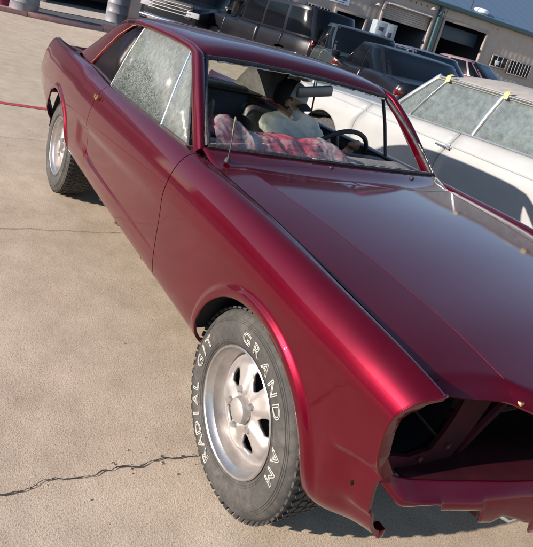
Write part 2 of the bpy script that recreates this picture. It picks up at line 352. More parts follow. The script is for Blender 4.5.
# ================================================================== GROUND
def build_ground():
    xs = list(np.linspace(-300, -30, 12))+list(np.linspace(-28, 8, 60))+list(np.linspace(10, 300, 12))
    ys = list(np.linspace(-300, -12, 10))+list(np.linspace(-10, 40, 70))+list(np.linspace(45, 300, 8))
    P = [[(x, y, ground_z(x, min(y, 45))) for y in ys] for x in xs]
    o = grid_obj('ground', P, 'concrete'); o['kind'] = 'structure'; o['label'] = 'worn tan concrete lot with exposed aggregate'
    def strip(name, x0, x1, y0, y1, mat, dz, kind='structure', n=40, parent=None, wob=0):
        P = []
        for k in range(n+1):
            y = y0+(y1-y0)*k/n
            a = wob*(noise.noise((y*2.1, x0, 3.))); b = wob*noise.noise((y*2.7, x1, 9.))
            P.append([(x0+a, y, ground_z(x0, y)+dz), (x1+b, y, ground_z(x1, y)+dz)])
        q = grid_obj(name, P, mat, parent); 
        if not parent: q['kind'] = kind
        return q
    strip('road', -40, -15.45, -40, 45, 'asphalt', .004)
    strip('painted_line', -5.19, -5.09, -30, 2.2, 'red_line', .004, wob=.012, parent=o, n=140)
    strip('sunlit_strip', -22.6, -18.3, -40, 45, 'sunlit_ground', .02)  # sunlight on the ground painted as a pale strip before the workshop
    # kerb with worn red paint, one block per 2 m
    k = empty('kerb', (0, 0, 0)); k['kind'] = 'structure'
    me = None
    for i in range(-8, 12):
        if me is None:
            q = box_obj('kerb_block', (0, 0, 0), (.34, 1.985, .24), 'kerb_red', k, bev=.02); me = q.data
        else:
            q = bpy.data.objects.new('kerb_block', me); COL.objects.link(q); q.parent = k
        q.location = (-15.2, i*2., ground_z(0, i*2.)+.0)
    # expansion joints: ragged dirt-filled cracks with crumbled edges
    rnd = random.Random(3)
    def crack(x, y0, y1, wid, amp, seedv, n):
        P = []
        for k in range(n+1):
            y = y0+(y1-y0)*k/n
            cx = x+amp*noise.noise((y*2.3, seedv, 0.))+amp*.6*noise.noise((y*9, seedv, 4.))+amp*.22*noise.noise((y*37, seedv, 8.))
            wd = wid*(.35+1.5*abs(noise.noise((y*7, seedv, 2.)))+.5*noise.noise((y*40, seedv, 6.)))
            wd = max(wd, .0012)
            z = ground_z(cx, y)
            P.append([(cx-wd, y, z+.004), (cx, y, z+.0035), (cx+wd, y, z+.004)])
        return grid_obj('crack', P, 'crack', o)
    crack(-.165, -3.2, 2.0, .0034, .045, 1.7, 420)
    crack(-2.03, -4, 2.0, .0028, .03, 5.1, 300)
    crack(-3.9, -6, 2.0, .0022, .03, 9.1, 240)
    # crumbs along the near crack: uncountable grit
    bm = bmesh.new()
    for k in range(60):
        y = rnd.uniform(-1.9, -.75); 
        cx = -.165+.045*noise.noise((y*2.3, 1.7, 0.))+.027*noise.noise((y*9, 1.7, 4.))
        near = sstep(-1.25, -.85, y)
        x = cx+rnd.gauss(0, .008+.03*near)
        s = rnd.uniform(.001, .0032)*(1+.4*near)
        g = bmesh.ops.create_icosphere(bm, subdivisions=1, radius=s, matrix=Matrix.Translation((x, y, s*.3)))['verts']
        for vv in g: vv.co += Vector((rnd.uniform(-1, 1), rnd.uniform(-1, 1), rnd.uniform(-1, 1)))*s*.35
    for k in range(160):
        y = rnd.uniform(-4.5, -.3); x = rnd.uniform(-5.5, 1.0)
        s = rnd.uniform(.0012, .0035)
        g = bmesh.ops.create_icosphere(bm, subdivisions=1, radius=s, matrix=Matrix.Translation((x, y, s*.2)))['verts']
        for vv in g: vv.co += Vector((rnd.uniform(-1, 1), rnd.uniform(-1, 1), rnd.uniform(-1, 1)))*s*.35
    q = bm_obj('grit', bm, 'rubble', None, smooth=False); tag(q, 'loose grit and concrete crumbs along the cracks', 'grit', kind='stuff')
build_ground()

# ================================================================== RED COUPE
coupe = empty('classic_coupe', (0, 0, 0))
tag(coupe, 'freshly painted candy red classic coupe without bumpers or headlights, windshield removed', 'car')
ZB = pchip([-3.7, -3.3, -3.05, -2.4, -1.9, -.4, .36, .60, .7], [.50, .46, .41, .39, .378, .375, .36, .44, .46])
WMAX = pchip([-3.7, -3.3, -2.7, -2.0, -1.2, -.4, .1, .4, .6, .7], [.795, .835, .862, .868, .868, .866, .862, .852, .838, .832])
Z6 = pchip([-3.7, -2.2, -.9, -.34, -.04, .36, .62, .7], [.70, .725, .765, .785, .795, .795, .785, .785])
ZT = pchip([-3.7, -3.55, -2.75, -2.45, -2.15, -1.9, -.85, -.3, 0, .25, .45, .58, .66], [.975, .968, .985, .982, .958, .953, .957, .953, .940, .922, .905, .888, .872])
HIN = pchip([-3.7, -3.05, -2.9, -2.4, -1.9, -.95, -.72, -.5, .2, .6, .7], [.66, .67, .72, .742, .745, .745, .738, .736, .736, .733, .73])
ZIN = pchip([-3.7, -3.05, -2.4, -1.9, -.85, -.6, -.28, -.02, .24, .45, .57, .7], [.93, .965, .975, .952, .958, .953, .945, .930, .908, .888, .868, .845])
AF = (.045, .378, .345); AR = (-2.735, .385, .345)
def section(x):
    w = WMAX(x); zb = ZB(x); z6 = Z6(x); zt = ZT(x); hi = HIN(x); zi = ZIN(x)
    zl = max(.515, zb+.09); d = zt-z6
    return [(w-.15, zb+.012), (w-.085, zb), (w-.048, zb+.028), (w-.030, zb+.075), (w-.020, zl), (w-.014, zl+.25*(z6-zl)), (w-.008, zl+.6*(z6-zl)),
            (w-.001, z6-.025), (w-.0005, z6+.10*d), (w-.012, z6+.45*d), (w-.034, z6+.75*d), (w-.062, z6+.94*d), (.5*(w-.062)+.5*hi, max(zt, .5*(zt+zi)+.004)), (hi, zi)]
NS = 14
_sc = {}
def sec_c(x):
    k = round(x, 4)
    if k not in _sc: _sc[k] = np.array(section(k))
    return _sc[k]
def base_pt(x, s):
    c = sec_c(x); s = min(max(s, 0), NS-1-1e-6); i = int(s); t = s-i
    p0 = c[max(i-1, 0)]; p1 = c[i]; p2 = c[i+1]; p3 = c[min(i+2, NS-1)]
    return .5*((2*p1)+(-p0+p2)*t+(2*p0-5*p1+4*p2-p3)*t*t+(-p0+3*p1-3*p2+p3)*t**3)
ZLC = pchip([-2.3, -2.09, -2.04, -1.9, -1.75, -.3], [.536, .535, .534, .528, .520, .512])
COVE = pchip([-2.12, -2.04, -1.6, -1.0, -.62, 1], [.015, .015, .011, .005, 0, 0])
def side(x, s):
    h, z = base_pt(x, s)
    # sculpted cove on the door and quarter ending in the scoop ahead of the rear wheel
    if -2.2 < x < -.55 and .45 < z < .80:
        zl = ZLC(x); up = Z6(x)-.012
        h -= COVE(x)*sstep(zl, zl+.010+.05*sstep(-1.82, -2.0, x), z)*sstep(up, up-.055, z)*sstep(-2.15, -2.05, x)
    # wheel arch lips
    for (ax, az, ar), wid, amt in ((AF, .048, .014), (AR, .040, .012)):
        r = math.hypot(x-ax, z-az)
        if r < ar+wid+.02 and z < .80:
            h += amt*sstep(ar+wid, ar+wid*.45, r)*sstep(ar-.02, ar+.006, r)*sstep(.36, .50, z)
    # tuck under the front crease where the bumper used to wrap round
    if x > .36 and z < .68:
        zc = .614+(x-.459)*.30
        h -= .020*sstep(.43, .53, x)*sstep(zc+.006, zc-.012, z)
    return (x, h, z)
def s_of_z(x, z):
    c = sec_c(x); best = None; lo = 1.0; hi = 11.5
    for _ in range(30):
        m = (lo+hi)/2
        if base_pt(x, m)[1] < z: lo = m
        else: hi = m
    return (lo+hi)/2
SK = .07
PANELS = {}
def side_panel(name, outline, sgn, parent, step=.018, extra=(), flange=.014, inward=None, mat='paint', holes=()):
    """outline: closed list of (x, s). Fills it on the body side surface; sgn -1 = right side of the car."""
    if name in PANELS:          # the other side is the mirror image
        verts, norms, faces = PANELS[name]
        m = np.array((1, -1, 1)); return obj(name, [v*m for v in verts], [f[::-1] for f in faces], mat, parent, True, [q*m for q in norms])
    pts = [(x, s*SK) for x, s in outline]
    # resample the outline
    rs = []
    for i in range(len(pts)):
        a = Vector(pts[i]); b = Vector(pts[(i+1) % len(pts)]); n = max(1, int((b-a).length/step))
        for k in range(n): rs.append(a.lerp(b, k/n))
    n = len(rs); co = list(rs); edges = [(i, (i+1) % n) for i in range(n)]
    xs = [p.x for p in rs]; ys = [p.y for p in rs]
    inside = []
    def inpoly(x, y):
        c = False; j = n-1
        for i in range(n):
            if (ys[i] > y) != (ys[j] > y) and x < (xs[j]-xs[i])*(y-ys[i])/(ys[j]-ys[i])+xs[i]: c = not c
            j = i
        return c
    arr = np.array([(p.x, p.y) for p in rs])
    def far(x, y, d): return ((arr[:, 0]-x)**2+(arr[:, 1]-y)**2).min() > d*d
    cand = [(x, y) for x, y in extra]
    gx = np.arange(min(xs)+step*.5, max(xs), step); gy = np.arange(min(ys)+step*.5, max(ys), step*.9)
    ex = np.array(extra) if len(extra) else np.zeros((0, 2))
    for i, x in enumerate(gx):
        for y in gy:
            if len(ex) and ((ex[:, 0]-x)**2+(ex[:, 1]-y)**2).min() < (step*.6)**2: continue
            cand.append((x, y))
    for x, y in cand:
        if inpoly(x, y) and far(x, y, step*.45): co.append(Vector((x, y)))
    V, E, F, *_ = delaunay_2d_cdt(co, edges, [], 1, 1e-6)
    verts = []; norms = []
    def P(x, s):
        a = side(x, s); return np.array((a[0], sgn*a[1], a[2]))
    for p in V:
        x, s = p.x, p.y/SK; verts.append(P(x, s)); e = 2e-3
        s1, s0 = min(s+.03, NS-1.001), max(s-.03, 0)
        nn = np.cross(P(x+e, s)-P(x-e, s), P(x, s1)-P(x, s0)); nn /= np.linalg.norm(nn)+1e-12
        norms.append(nn*-sgn)
    faces = []
    for fc in F:
        a, b, c = (np.array(verts[i]) for i in fc[:3]); g = np.cross(b-a, c-a)
        faces.append(tuple(fc) if g@norms[fc[0]] > 0 else tuple(fc[::-1]))
    if flange:     # folded-in edge, own vertices so that it shades separately
        cnt = {}
        for fc in faces:
            for i in range(len(fc)):
                k = (fc[i], fc[(i+1) % len(fc)]); cnt[k] = 1
        for (a, b) in [k for k in cnt if (k[1], k[0]) not in cnt]:
            base = len(verts)
            pa, pb, na, nb = verts[a], verts[b], norms[a], norms[b]
            e = pb-pa; out = np.cross(e, na); out /= np.linalg.norm(out)+1e-9
            fl = flange(pa) if callable(flange) else flange
            d1 = -na*fl; d2 = -nb*(flange(pb) if callable(flange) else flange)
            verts += [pa, pb, pb+d2, pa+d1]; norms += [out*.8+na*.2]*2+[out]*2
            faces.append((base+1, base, base+3, base+2))
    norms = [q/ (np.linalg.norm(q)+1e-9) for q in norms]
    PANELS[name] = (verts, norms, faces)
    return obj(name, verts, faces, mat, parent, True, norms)
def arch_pts(A, a0, a1, n=72):
    out = []
    for k in range(n+1):
        a = a0+(a1-a0)*k/n; x = A[0]+A[2]*math.cos(a); z = A[1]+A[2]*math.sin(a); out.append((x, s_of_z(x, z)))
    return out
def ring_extra(A, rads, a0, a1):
    e = []
    for rr in rads:
        n = 72
        for k in range(n+1):
            a = a0+(a1-a0)*k/n; x = A[0]+(A[2]+rr)*math.cos(a); z = A[1]+(A[2]+rr)*math.sin(a)
            if z > .40: e.append((x, s_of_z(x, z)*SK))
    return e
def crv(L, n):
    out = []
    for k in range(n+1):
        t = k/n*(len(L)-1); i = min(int(t), len(L)-2); q = t-i
        p = [Vector(L[max(0, min(len(L)-1, i+m))]) for m in (-1, 0, 1, 2)]
        out.append(.5*((2*p[1])+(p[2]-p[0])*q+(2*p[0]-5*p[1]+4*p[2]-p[3])*q*q+(3*p[1]-p[0]-3*p[2]+p[3])*q**3))
    return out
GAP = -.745; GAPR = -1.93
def build_sides(sgn):
    S = lambda x, z: (x, s_of_z(x, z))
    crz = []
    for x in np.arange(.455, .575, .012):
        zc = .614+(x-.459)*.30
        for dz in (-.020, -.013, -.007, -.001, .005, .011): crz.append((x, s_of_z(x, zc+dz)*SK))
    # front fender
    o = [S(GAP+.003, .40)]
    o[0] = (GAP+.003, 1.0)
    o += [(-.5, 1.0)]
    a0 = math.pi+math.asin(max(0, (AF[1]-.392)/AF[2])); 
    o += arch_pts(AF, math.pi-.02, .02)
    o += [(AF[0]+AF[2]+.005, 1.0), (.45, .9), (.53, .9), (.592, 1.0), S(.590, .50), S(.582, .56), S(.580, .605), S(.594, .628), S(.587, .65), S(.582, .68), S(.579, .71), S(.578, .74), S(.580, .765), S(.584, .79), S(.590, .812), S(.598, .832), S(.607, .849), S(.616, .861)]
    o += [(.626, 10.7), (.633, 11.3), (.633, 11.9), (.626, 12.5), (.612, 13-.01)]
    o += [(x, 13-.01) for x in np.linspace(.55, GAP+.003, 30)]
    fender = side_panel('front_fender', o, sgn, coupe, extra=ring_extra(AF, (.010, .020, .028, .036, .044, .052, .061, .072), .02, math.pi-.02)+crz,
                        flange=lambda p: .012+.028*sstep(.56, .58, p[0])*sstep(.60, .62, p[2])*sstep(.872, .845, p[2]))
    lip = [S(.594, .632), S(.587, .65), S(.582, .68), S(.579, .71), S(.578, .74), S(.580, .765), S(.584, .79), S(.590, .812), S(.598, .832), S(.607, .849), S(.616, .861), (.626, 10.7), (.633, 11.3), (.633, 11.9), (.626, 12.5), (.612, 12.98)]
    lp = [side(x, q) for x, q in lip]; tube_obj('opening_lip', [tuple(v) for v in crv([(p[0]-.003, sgn*(p[1]-.003), p[2]-.001) for p in lp], 60)], .0042, 'paint', fender, 8)
    # door
    lo_s = 2.2
    o = [(GAP-.003, lo_s), (GAP-.003, 13-.01)] + [(x, 13-.01) for x in np.linspace(GAP-.05, GAPR+.05, 24)]
    o += [(GAPR+.004, 13-.01), (GAPR+.004, lo_s)]
    ex = []
    for x in np.arange(-1.92, -.75, .022):
        for dz in (-.004, .003, .009, .015, .022): ex.append((x, s_of_z(x, ZLC(x)+dz)*SK))
    door = side_panel('door', o, sgn, coupe, extra=ex)
    # rocker panel under the door
    o = [(GAP-.003, 0.3), (GAP-.003, lo_s-.10), (GAPR+.004, lo_s-.10), (GAPR+.004, .3)]
    side_panel('rocker_panel', o, sgn, coupe, step=.03)
    # quarter panel
    o = [(GAPR-.002, .3), (GAPR-.002, 13-.01)] + [(x, 13-.01) for x in np.linspace(-2.0, -3.60, 31)]
    o += [(-3.628, 12.5), (-3.645, 11.6), S(-3.660, .89), S(-3.672, .80), S(-3.668, .74), S(-3.63, .64), S(-3.56, .56), (-3.48, 1.0), (-3.2, 1.0)]
    o += [(AR[0]-AR[2]-.01, 1.0)] + arch_pts(AR, math.pi-.02, .02) + [(AR[0]+AR[2]+.01, 1.0), (-2.2, .6)]
    ex = ring_extra(AR, (.009, .017, .025, .033, .041, .050), .02, math.pi-.02)
    for z in np.arange(.53, .75, .011):
        for x in np.arange(-2.165, -2.035, .011): ex.append((x, s_of_z(x, z)*SK))
    for x in np.arange(-2.04, -1.935, .02):
        for dz in (-.004, .003, .009, .015, .022): ex.append((x, s_of_z(x, ZLC(x)+dz)*SK))
    q = side_panel('quarter_panel', o, sgn, coupe, extra=ex)
    return fender, door, q
sidesR = build_sides(-1); sidesL = build_sides(1)

# door handle, empty lock hole chrome pieces
def door_handle(sgn, door):
    y = sgn*(.864); hp = empty('door_handle'); hp.parent = door
    bm = bmesh.new()
    tube(bm, [(-1.905, y+sgn*.002, .885), (-1.893, y+sgn*.022, .888), (-1.86, y+sgn*.030, .890), (-1.80, y+sgn*.026, .888), (-1.778, y+sgn*.002, .884)], [.010, .010, .009, .009, .010], 8)
    return bm_obj('handle', bm, 'chrome', door)
# the coupe's handle has been left off: only its mounting bolts and bracket show
for sgn, d in ((-1, sidesR[1]), (1, sidesL[1])):
    bm = bmesh.new(); 
    for x, z in ((-1.905, .893), (-1.862, .897)):
        box(bm, (x, sgn*(.855), z), (.016, .012, .022), bev=.003)
    box(bm, (-1.885, sgn*.855, .882), (.022, .010, .012), bev=.002)
    bm_obj('handle_bracket', bm, 'brass', d)

q_ = lathe_obj('bolt_hole', [(0, 0), (.006, 0), (.0065, .001)], 'void', sidesR[0], 16, 'Y'); hx_, hy_, hz_ = side(.523, s_of_z(.523, .552)); q_.location = (hx_, -hy_-.0012, hz_); q_.scale = (.7, 1, 1.3)
for x_, z_, k_ in ((-1.318, .392, 1.), (-.985, .372, 1.3), (-1.30, .385, .6), (-1.62, .39, .7)):
    bm = bmesh.new(); bmesh.ops.create_icosphere(bm, subdivisions=3, radius=.012*k_)
    for v in bm.verts: v.co += v.co*.8*noise.noise(v.co*90+Vector((x_, 0, 0))); v.co.y *= .35; v.co.x *= 1.3
    o_ = bm_obj('rust_scab', bm, 'rust', sidesR[1]); p_ = side(x_, s_of_z(x_, z_)); o_.location = (x_, -p_[1], p_[2])
# ---- hood
CREASE = pchip([-.7, -.5, .2, .65, .8], [.615, .60, .535, .52, .50])
HREAR = lambda y: -.485-.125*(abs(y)/.73)**2.2
HF = pchip([0, .2, .35, .46, .495, .53, .60, .66, .73], [.790, .775, .745, .712, .688, .655, .628, .612, .590])
def hood_z(x, y):
    y = abs(y); ze = ZIN(x)-.002; c = CREASE(x)
    rise_c = .016+.006*sstep(-.5, .6, x)
    if y > c:
        t = (.73-y)/(.73-c); return ze+rise_c*(1.2*t-.2*t*t)
    t = y/c
    return ze+rise_c+.012*(1-t*t)
HOODX = 70
hv = []; hrows = []
ysamp = sorted(set([round(v, 4) for v in list(np.linspace(-.728, .728, 75))]))
def hood_pt(u, y):
    c = CREASE(.2)
    xr = HREAR(y); xf = HF(abs(y)); x = xr+(xf-xr)*u
    # snap the columns next to the crease on to it
    z = hood_z(x, y); d = xf-x
    drop = .030*sstep(.055, 0, d)**1.6*(1-.35*sstep(.60, .70, abs(y)))
    return (x, y, z-drop)
us = list(np.linspace(0, .9, 44))+list(np.linspace(.91, 1, 16))
P = []
for u in us:
    row = []
    for q in np.linspace(-1, 1, 97):
        # columns follow the crease
        x_est = -.55+u*1.2; c = CREASE(x_est); a = abs(q)
        y = (a/.75)*c if a <= .75 else c+(a-.75)/.25*(.729-c)
        y = math.copysign(y, q); row.append(hood_pt(u, y))
    P.append(row)
# folded front lip
last = P[-1]; P.append([(x-.003, y, z-.005) for x, y, z in last]); P.append([(x-.030, y, z-.007) for x, y, z in last])
hood = grid_obj('hood', P, 'paint', coupe, sharp=28)
sh_attr = hood.data.attributes.get('sharp_edge') or hood.data.attributes.new('sharp_edge', 'BOOLEAN', 'EDGE')
for e in hood.data.edges:
    a_, b_ = e.vertices
    if a_ % 97 == b_ % 97 and a_ % 97 in (12, 84): sh_attr.data[e.index].value = True
box_obj('hood_latch_clip', (.665, -.50, .842), (.014, .022, .016), 'brass', hood, bev=.003)

for sgn in (-1, 1):
    pts = []
    for u in np.linspace(.02, .985, 40):
        c = CREASE(-.55+u*1.2); p = hood_pt(u, sgn*c); pts.append((p[0], p[1], p[2]+.0002))
    tube_obj('highlight_bead', pts, .0008, 'paint', hood, 6)  # thin ridge added so the crease shows a bright highlight line
# ---- cowl panel between hood and windshield
WB = lambda y: (-.70-.085*(abs(y)/.70)**2, 1.003-.018*(abs(y)/.7)**2)     # windshield base line x, z
P = []
for k, t in enumerate(np.linspace(0, 1, 12)):
    row = []
    for y in np.linspace(-.725, .725, 50):
        xr = HREAR(y)-.006; zr = hood_z(xr, y)-.004; xb, zb = WB(y); xb = min(xb, xr-.02)
        row.append((xr+(xb-xr)*t, y, zr+(zb-zr)*t-.008*math.sin(math.pi*min(1, t*1.3))*(t < .77)))
    P.append(row)
cowl = grid_obj('cowl_panel', P, 'paint', coupe, sharp=30, thick=.01)
box_obj('wiper_pivot', (-.655, -.13, .992), (.02, .02, .02), 'seal', cowl, bev=.006)
box_obj('wiper_pivot', (-.665, .42, .985), (.02, .02, .02), 'seal', cowl, bev=.006)

# ---- roof, with header and drip rails
RZC = pchip([-2.80, -2.62, -2.4, -2.1, -1.7, -1.4, -1.27, -1.225, -1.20], [1.215, 1.290, 1.352, 1.392, 1.408, 1.398, 1.376, 1.352, 1.325])
RHD = pchip([-2.80, -2.62, -2.4, -2.0, -1.5, -1.25, -1.2], [.555, .575, .607, .632, .628, .615, .606])
RZD = pchip([-2.80, -2.62, -2.4, -2.1, -1.7, -1.4, -1.25, -1.2], [1.165, 1.238, 1.302, 1.336, 1.345, 1.338, 1.322, 1.306])
def roof_pt(x, v):          # v 0 centre .. 1 drip edge
    h = RHD(x); zc = RZC(x); zd = RZD(x)
    a = v*math.pi/2
    y = h*math.sin(a)**.86 if v > 0 else 0
    z = zd+(zc-zd)*(math.cos(a)**.75 if v < 1 else 0)
    return y, z
P = []
rx = list(np.linspace(-2.72, -1.35, 46))+list(np.linspace(-1.335, -1.20, 16))
vv = list(-np.linspace(0, 1, 28)[::-1])+list(np.linspace(0, 1, 28)[1:])
for x in rx:
    row = []
    for v in vv:
        y, z = roof_pt(x, abs(v)); bow = .06*(1-(y/.62)**2)*sstep(-1.6, -1.2, x)          # header bows back? keep the centre further back
        rb = -.10*(1-(y/.6)**2)*sstep(-2.3, -2.72, x)
        row.append((x-bow*.8-rb*0, math.copysign(y, v), z))
    P.append(row)
roof = grid_obj('roof', P, 'paint', coupe, thick=.018)
# ragged sealant left on the header and round the windshield opening
def wind_edge(t):
    """closed opening contour in the windshield plane: t 0..4 bottom(R->L), left, top(L->R), right"""
    if t < 1:
        y = -.70+1.4*t; xb, zb = WB(y); return Vector((xb, y, zb+.004))
    if t < 2:
        q = t-1; b = Vector((WB(.70)[0], .70, WB(.70)[1]+.004)); e = Vector((-1.195, .597, 1.304)); m = b.lerp(e, q); m.z += .012*math.sin(math.pi*q); m.y += .012*math.sin(math.pi*q); return m
    if t < 3:
        q = t-2; y = .597-1.194*q; bow = .048*(1-(y/.6)**2); return Vector((-1.195-bow, y, 1.304+.016*(1-(y/.6)**2)))
    q = t-3; e = Vector((WB(.70)[0], -.70, WB(.70)[1]+.004)); b = Vector((-1.195, -.597, 1.304)); m = b.lerp(e, q); m.z += .012*math.sin(math.pi*q); m.y -= .012*math.sin(math.pi*q); return m
bm = bmesh.new(); pts = []; rad = []
for k in range(241):
    p = wind_edge(4*k/240*.99999); pts.append(p); rad.append(.012+.004*noise.noise(p*23))
tube(bm, pts, rad, 8)
bm_obj('windshield_seal', bm, 'seal', roof)
bm = bmesh.new(); pts = []; rad = []
for k in range(90):
    t = 2.02+.93*k/89; p = wind_edge(t)+Vector((.012, 0, -.012)); p.z += .006*noise.noise((t*30, 1., 2.)); pts.append(p); rad.append(max(.0015, .003+.005*noise.noise((t*22, 5., 2.))))
tube(bm, pts, rad, 6); bm_obj('glazing_residue', bm, 'seal_grey', roof)
bm = bmesh.new(); pts = []; rad = []
for k in range(120):
    t = .35+1.0*k/119; p = wind_edge(t)+Vector((.008, 0, .010)); p.z += .004*noise.noise((t*40, 1., 2.)); pts.append(p); rad.append(max(.001, .002+.006*noise.noise((t*35, 5., 2.))))
tube(bm, pts, rad, 6); bm_obj('glazing_residue', bm, 'seal_grey', cowl)

# ---- pillars
def sweep(name, path, wdt, dep, mat, parent, outv):
    """rectangular bar with rounded corners along a path; wdt across, dep along outv"""
    bm = bmesh.new(); rings = []; n = len(path)
    for i, p in enumerate(path):
        p = Vector(p); t = (Vector(path[min(i+1, n-1)])-Vector(path[max(i-1, 0)])).normalized()
        o = Vector(outv); o = (o-t*o.dot(t)).normalized(); a = t.cross(o)
        w2 = (wdt[i] if isinstance(wdt, list) else wdt)/2; d2 = dep/2; ring = []
        for (sx, sy) in ((-1, -1), (1, -1), (1, 1), (-1, 1)):
            for k in range(3):
                ang = math.atan2(sy, sx)+(k-1)*.5; c = .012
                ring.append(bm.verts.new(p+a*(sx*(w2-c)+c*math.cos(ang)*1.2)+o*(sy*(d2-c)+c*math.sin(ang)*1.2)))
        rings.append(ring)
    m = len(rings[0])
    for i in range(n-1):
        for k in range(m): bm.faces.new((rings[i][k], rings[i][(k+1) % m], rings[i+1][(k+1) % m], rings[i+1][k]))
    bm.faces.new(rings[0]); bm.faces.new(rings[-1][::-1])
    return bm_obj(name, bm, mat, parent, sharp=45)
for sgn in (-1, 1):
    L = [(-.795, .724, .955), (-1.02, .682, 1.160), (-1.165, .648, 1.272), (-1.235, .634, 1.312), (-1.33, .630, 1.330), (-1.55, .630, 1.338), (-1.85, .632, 1.338), (-2.10, .632, 1.326)]
    path = [(p.x, sgn*p.y, p.z) for p in crv(L, 44)]
    wd = [.060-.026*sstep(14, 22, k) for k in range(45)]
    sweep('windshield_pillar', path, wd, .036, 'paint', roof, (0, sgn, .25))
# sail panels (rear roof pillars)
def sail(sgn):
    front = [(-2.02, .633, 1.330), (-2.16, .640, 1.292), (-2.29, .660, 1.21), (-2.40, .690, 1.10), (-2.52, .742, .968)]
    rear = [(-2.56, .588, 1.262), (-2.66, .592, 1.222), (-2.78, .608, 1.15), (-2.91, .635, 1.062), (-3.06, .668, .962)]
    def cr(L, t):
        t = t*(len(L)-1); i = min(int(t), len(L)-2); q = t-i
        p = [Vector(L[max(0, min(len(L)-1, i+k))]) for k in (-1, 0, 1, 2)]
        return .5*((2*p[1])+(p[2]-p[0])*q+(2*p[0]-5*p[1]+4*p[2]-p[3])*q*q+(3*p[1]-p[0]-3*p[2]+p[3])*q**3)
    P = []
    for t in np.linspace(0, 1, 26):
        row = []
        for k in np.linspace(0, 1, 18):
            a = cr(front, t); b = cr(rear, t); m = a.lerp(b, k); m.y += .030*math.sin(math.pi*k)**.8*(1-.6*t)
            top = roof_pt(m.x, 1)
            row.append((m.x, sgn*m.y, m.z))
        P.append(row)
    sp_o = grid_obj('roof_sail_panel', P, 'paint', roof, thick=.02)
    grid_obj('inner_trim', [[(x, y-sgn*.032, z) for x, y, z in r] for r in P], 'trim_dark', sp_o)
    return sp_o
sail(-1); sail(1)
# rear window opening surround, rear shelf, deck lid, tail panel
P = [[(-2.70-.36*t, y, 1.225+(.975-1.225)*t-.0*y) for y in np.linspace(-.58-.06*t, .58+.06*t, 3)] for t in (0, 1)]
rg = grid_obj('rear_window', P, make_dusty_glass('rear_glass', (.5, .48, .45), .02, .22, 6), coupe)
P = []
for x in np.linspace(-3.06, -3.60, 20):
    P.append([(x, y, ZIN(x)+.012*(1-(y/.66)**2)-.02*sstep(-3.5, -3.6, x)) for y in np.linspace(-.655, .655, 30)])
grid_obj('trunk_lid', P, 'paint', coupe, thick=.01)
P = []
for t in np.linspace(0, 1, 12):
    z = .925-.40*t; P.append([(-3.585-.05*math.sin(math.pi*t*.8)+.03*t-.03*(1-(y/.74)**2), y, z) for y in np.linspace(-.74, .74, 24)])
grid_obj('tail_panel', P, 'paint', coupe, thick=.01)
P = [[(x, y, .968) for y in (-.66, 0, .66)] for x in (-2.60, -2.8, -3.07)]
grid_obj('package_shelf', P, 'black', coupe, thick=.01)

# ---- front structure behind the missing headlights and grille
def cut_plate(name, outline, hole, fx, mat, parent, thick=.012):
    """plate across the car at x = fx(y): outline and hole in (y, z)"""
    pts = []; edges = []
    for loop in (outline, hole):
        if not loop: continue
        st = len(pts); rs = []
        for i in range(len(loop)):
            a = Vector(loop[i]); b = Vector(loop[(i+1) % len(loop)]); n = max(1, int((b-a).length/.03))
            rs += [a.lerp(b, k/n) for k in range(n)]
        pts += rs; edges += [(st+i, st+(i+1) % len(rs)) for i in range(len(rs))]
    V, E, F, *_ = delaunay_2d_cdt(pts, edges, [], 1, 1e-6)
    def inh(p):
        if not hole: return False
        c = False; j = len(hole)-1
        for i in range(len(hole)):
            if (hole[i][1] > p.y) != (hole[j][1] > p.y) and p.x < (hole[j][0]-hole[i][0])*(p.y-hole[i][1])/(hole[j][1]-hole[i][1])+hole[i][0]: c = not c
            j = i
        return c
    F = [f for f in F if not inh((V[f[0]]+V[f[1]]+V[f[2]])/3)]
    o = obj(name, [(fx(p.x, p.y), p.x, p.y) for p in V], F, mat, parent, smooth=False)
    md = o.modifiers.new('thickness', 'SOLIDIFY'); md.thickness = thick; md.offset = 0
    return o
for sgn in (-1, 1):
    out = [(sgn*y, z) for y, z in ((.760, .60), (.800, .66), (.818, .72), (.818, .80), (.795, .862), (.70, .865), (.62, .868), (.52, .862), (.445, .838), (.50, .70), (.55, .60))]
    hol = [(sgn*y, z) for y, z in ((.785, .665), (.80, .72), (.795, .79), (.765, .835), (.70, .848), (.63, .845), (.575, .828), (.585, .76), (.605, .70), (.63, .655), (.70, .645))]
    cut_plate('headlight_panel', out, hol, lambda y, z: .555+.02*(.83-abs(y))/.3, 'inner', coupe)
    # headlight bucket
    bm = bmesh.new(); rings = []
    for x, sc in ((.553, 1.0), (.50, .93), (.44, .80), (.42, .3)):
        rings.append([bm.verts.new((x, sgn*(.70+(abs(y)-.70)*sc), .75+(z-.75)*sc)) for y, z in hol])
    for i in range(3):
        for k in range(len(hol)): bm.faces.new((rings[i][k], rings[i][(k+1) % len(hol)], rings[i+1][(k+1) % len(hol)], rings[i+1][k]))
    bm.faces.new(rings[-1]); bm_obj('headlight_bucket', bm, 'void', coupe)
    tube_obj('grille_brace', [(.56, sgn*.50, .60), (.575, sgn*.455, .70), (.60, sgn*.40, .83)], .014, 'inner', coupe, 8)
    tube_obj('grille_brace', [(.54, sgn*.53, .60), (.53, sgn*.40, .66), (.50, sgn*.22, .70)], .010, 'inner', coupe, 8)
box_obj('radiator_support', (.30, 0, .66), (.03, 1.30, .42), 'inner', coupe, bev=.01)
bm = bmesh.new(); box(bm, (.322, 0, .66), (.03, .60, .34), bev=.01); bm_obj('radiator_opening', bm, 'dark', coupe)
box_obj('hood_latch_bracket', (.62, 0, .70), (.03, .05, .24), 'inner', coupe, bev=.006)
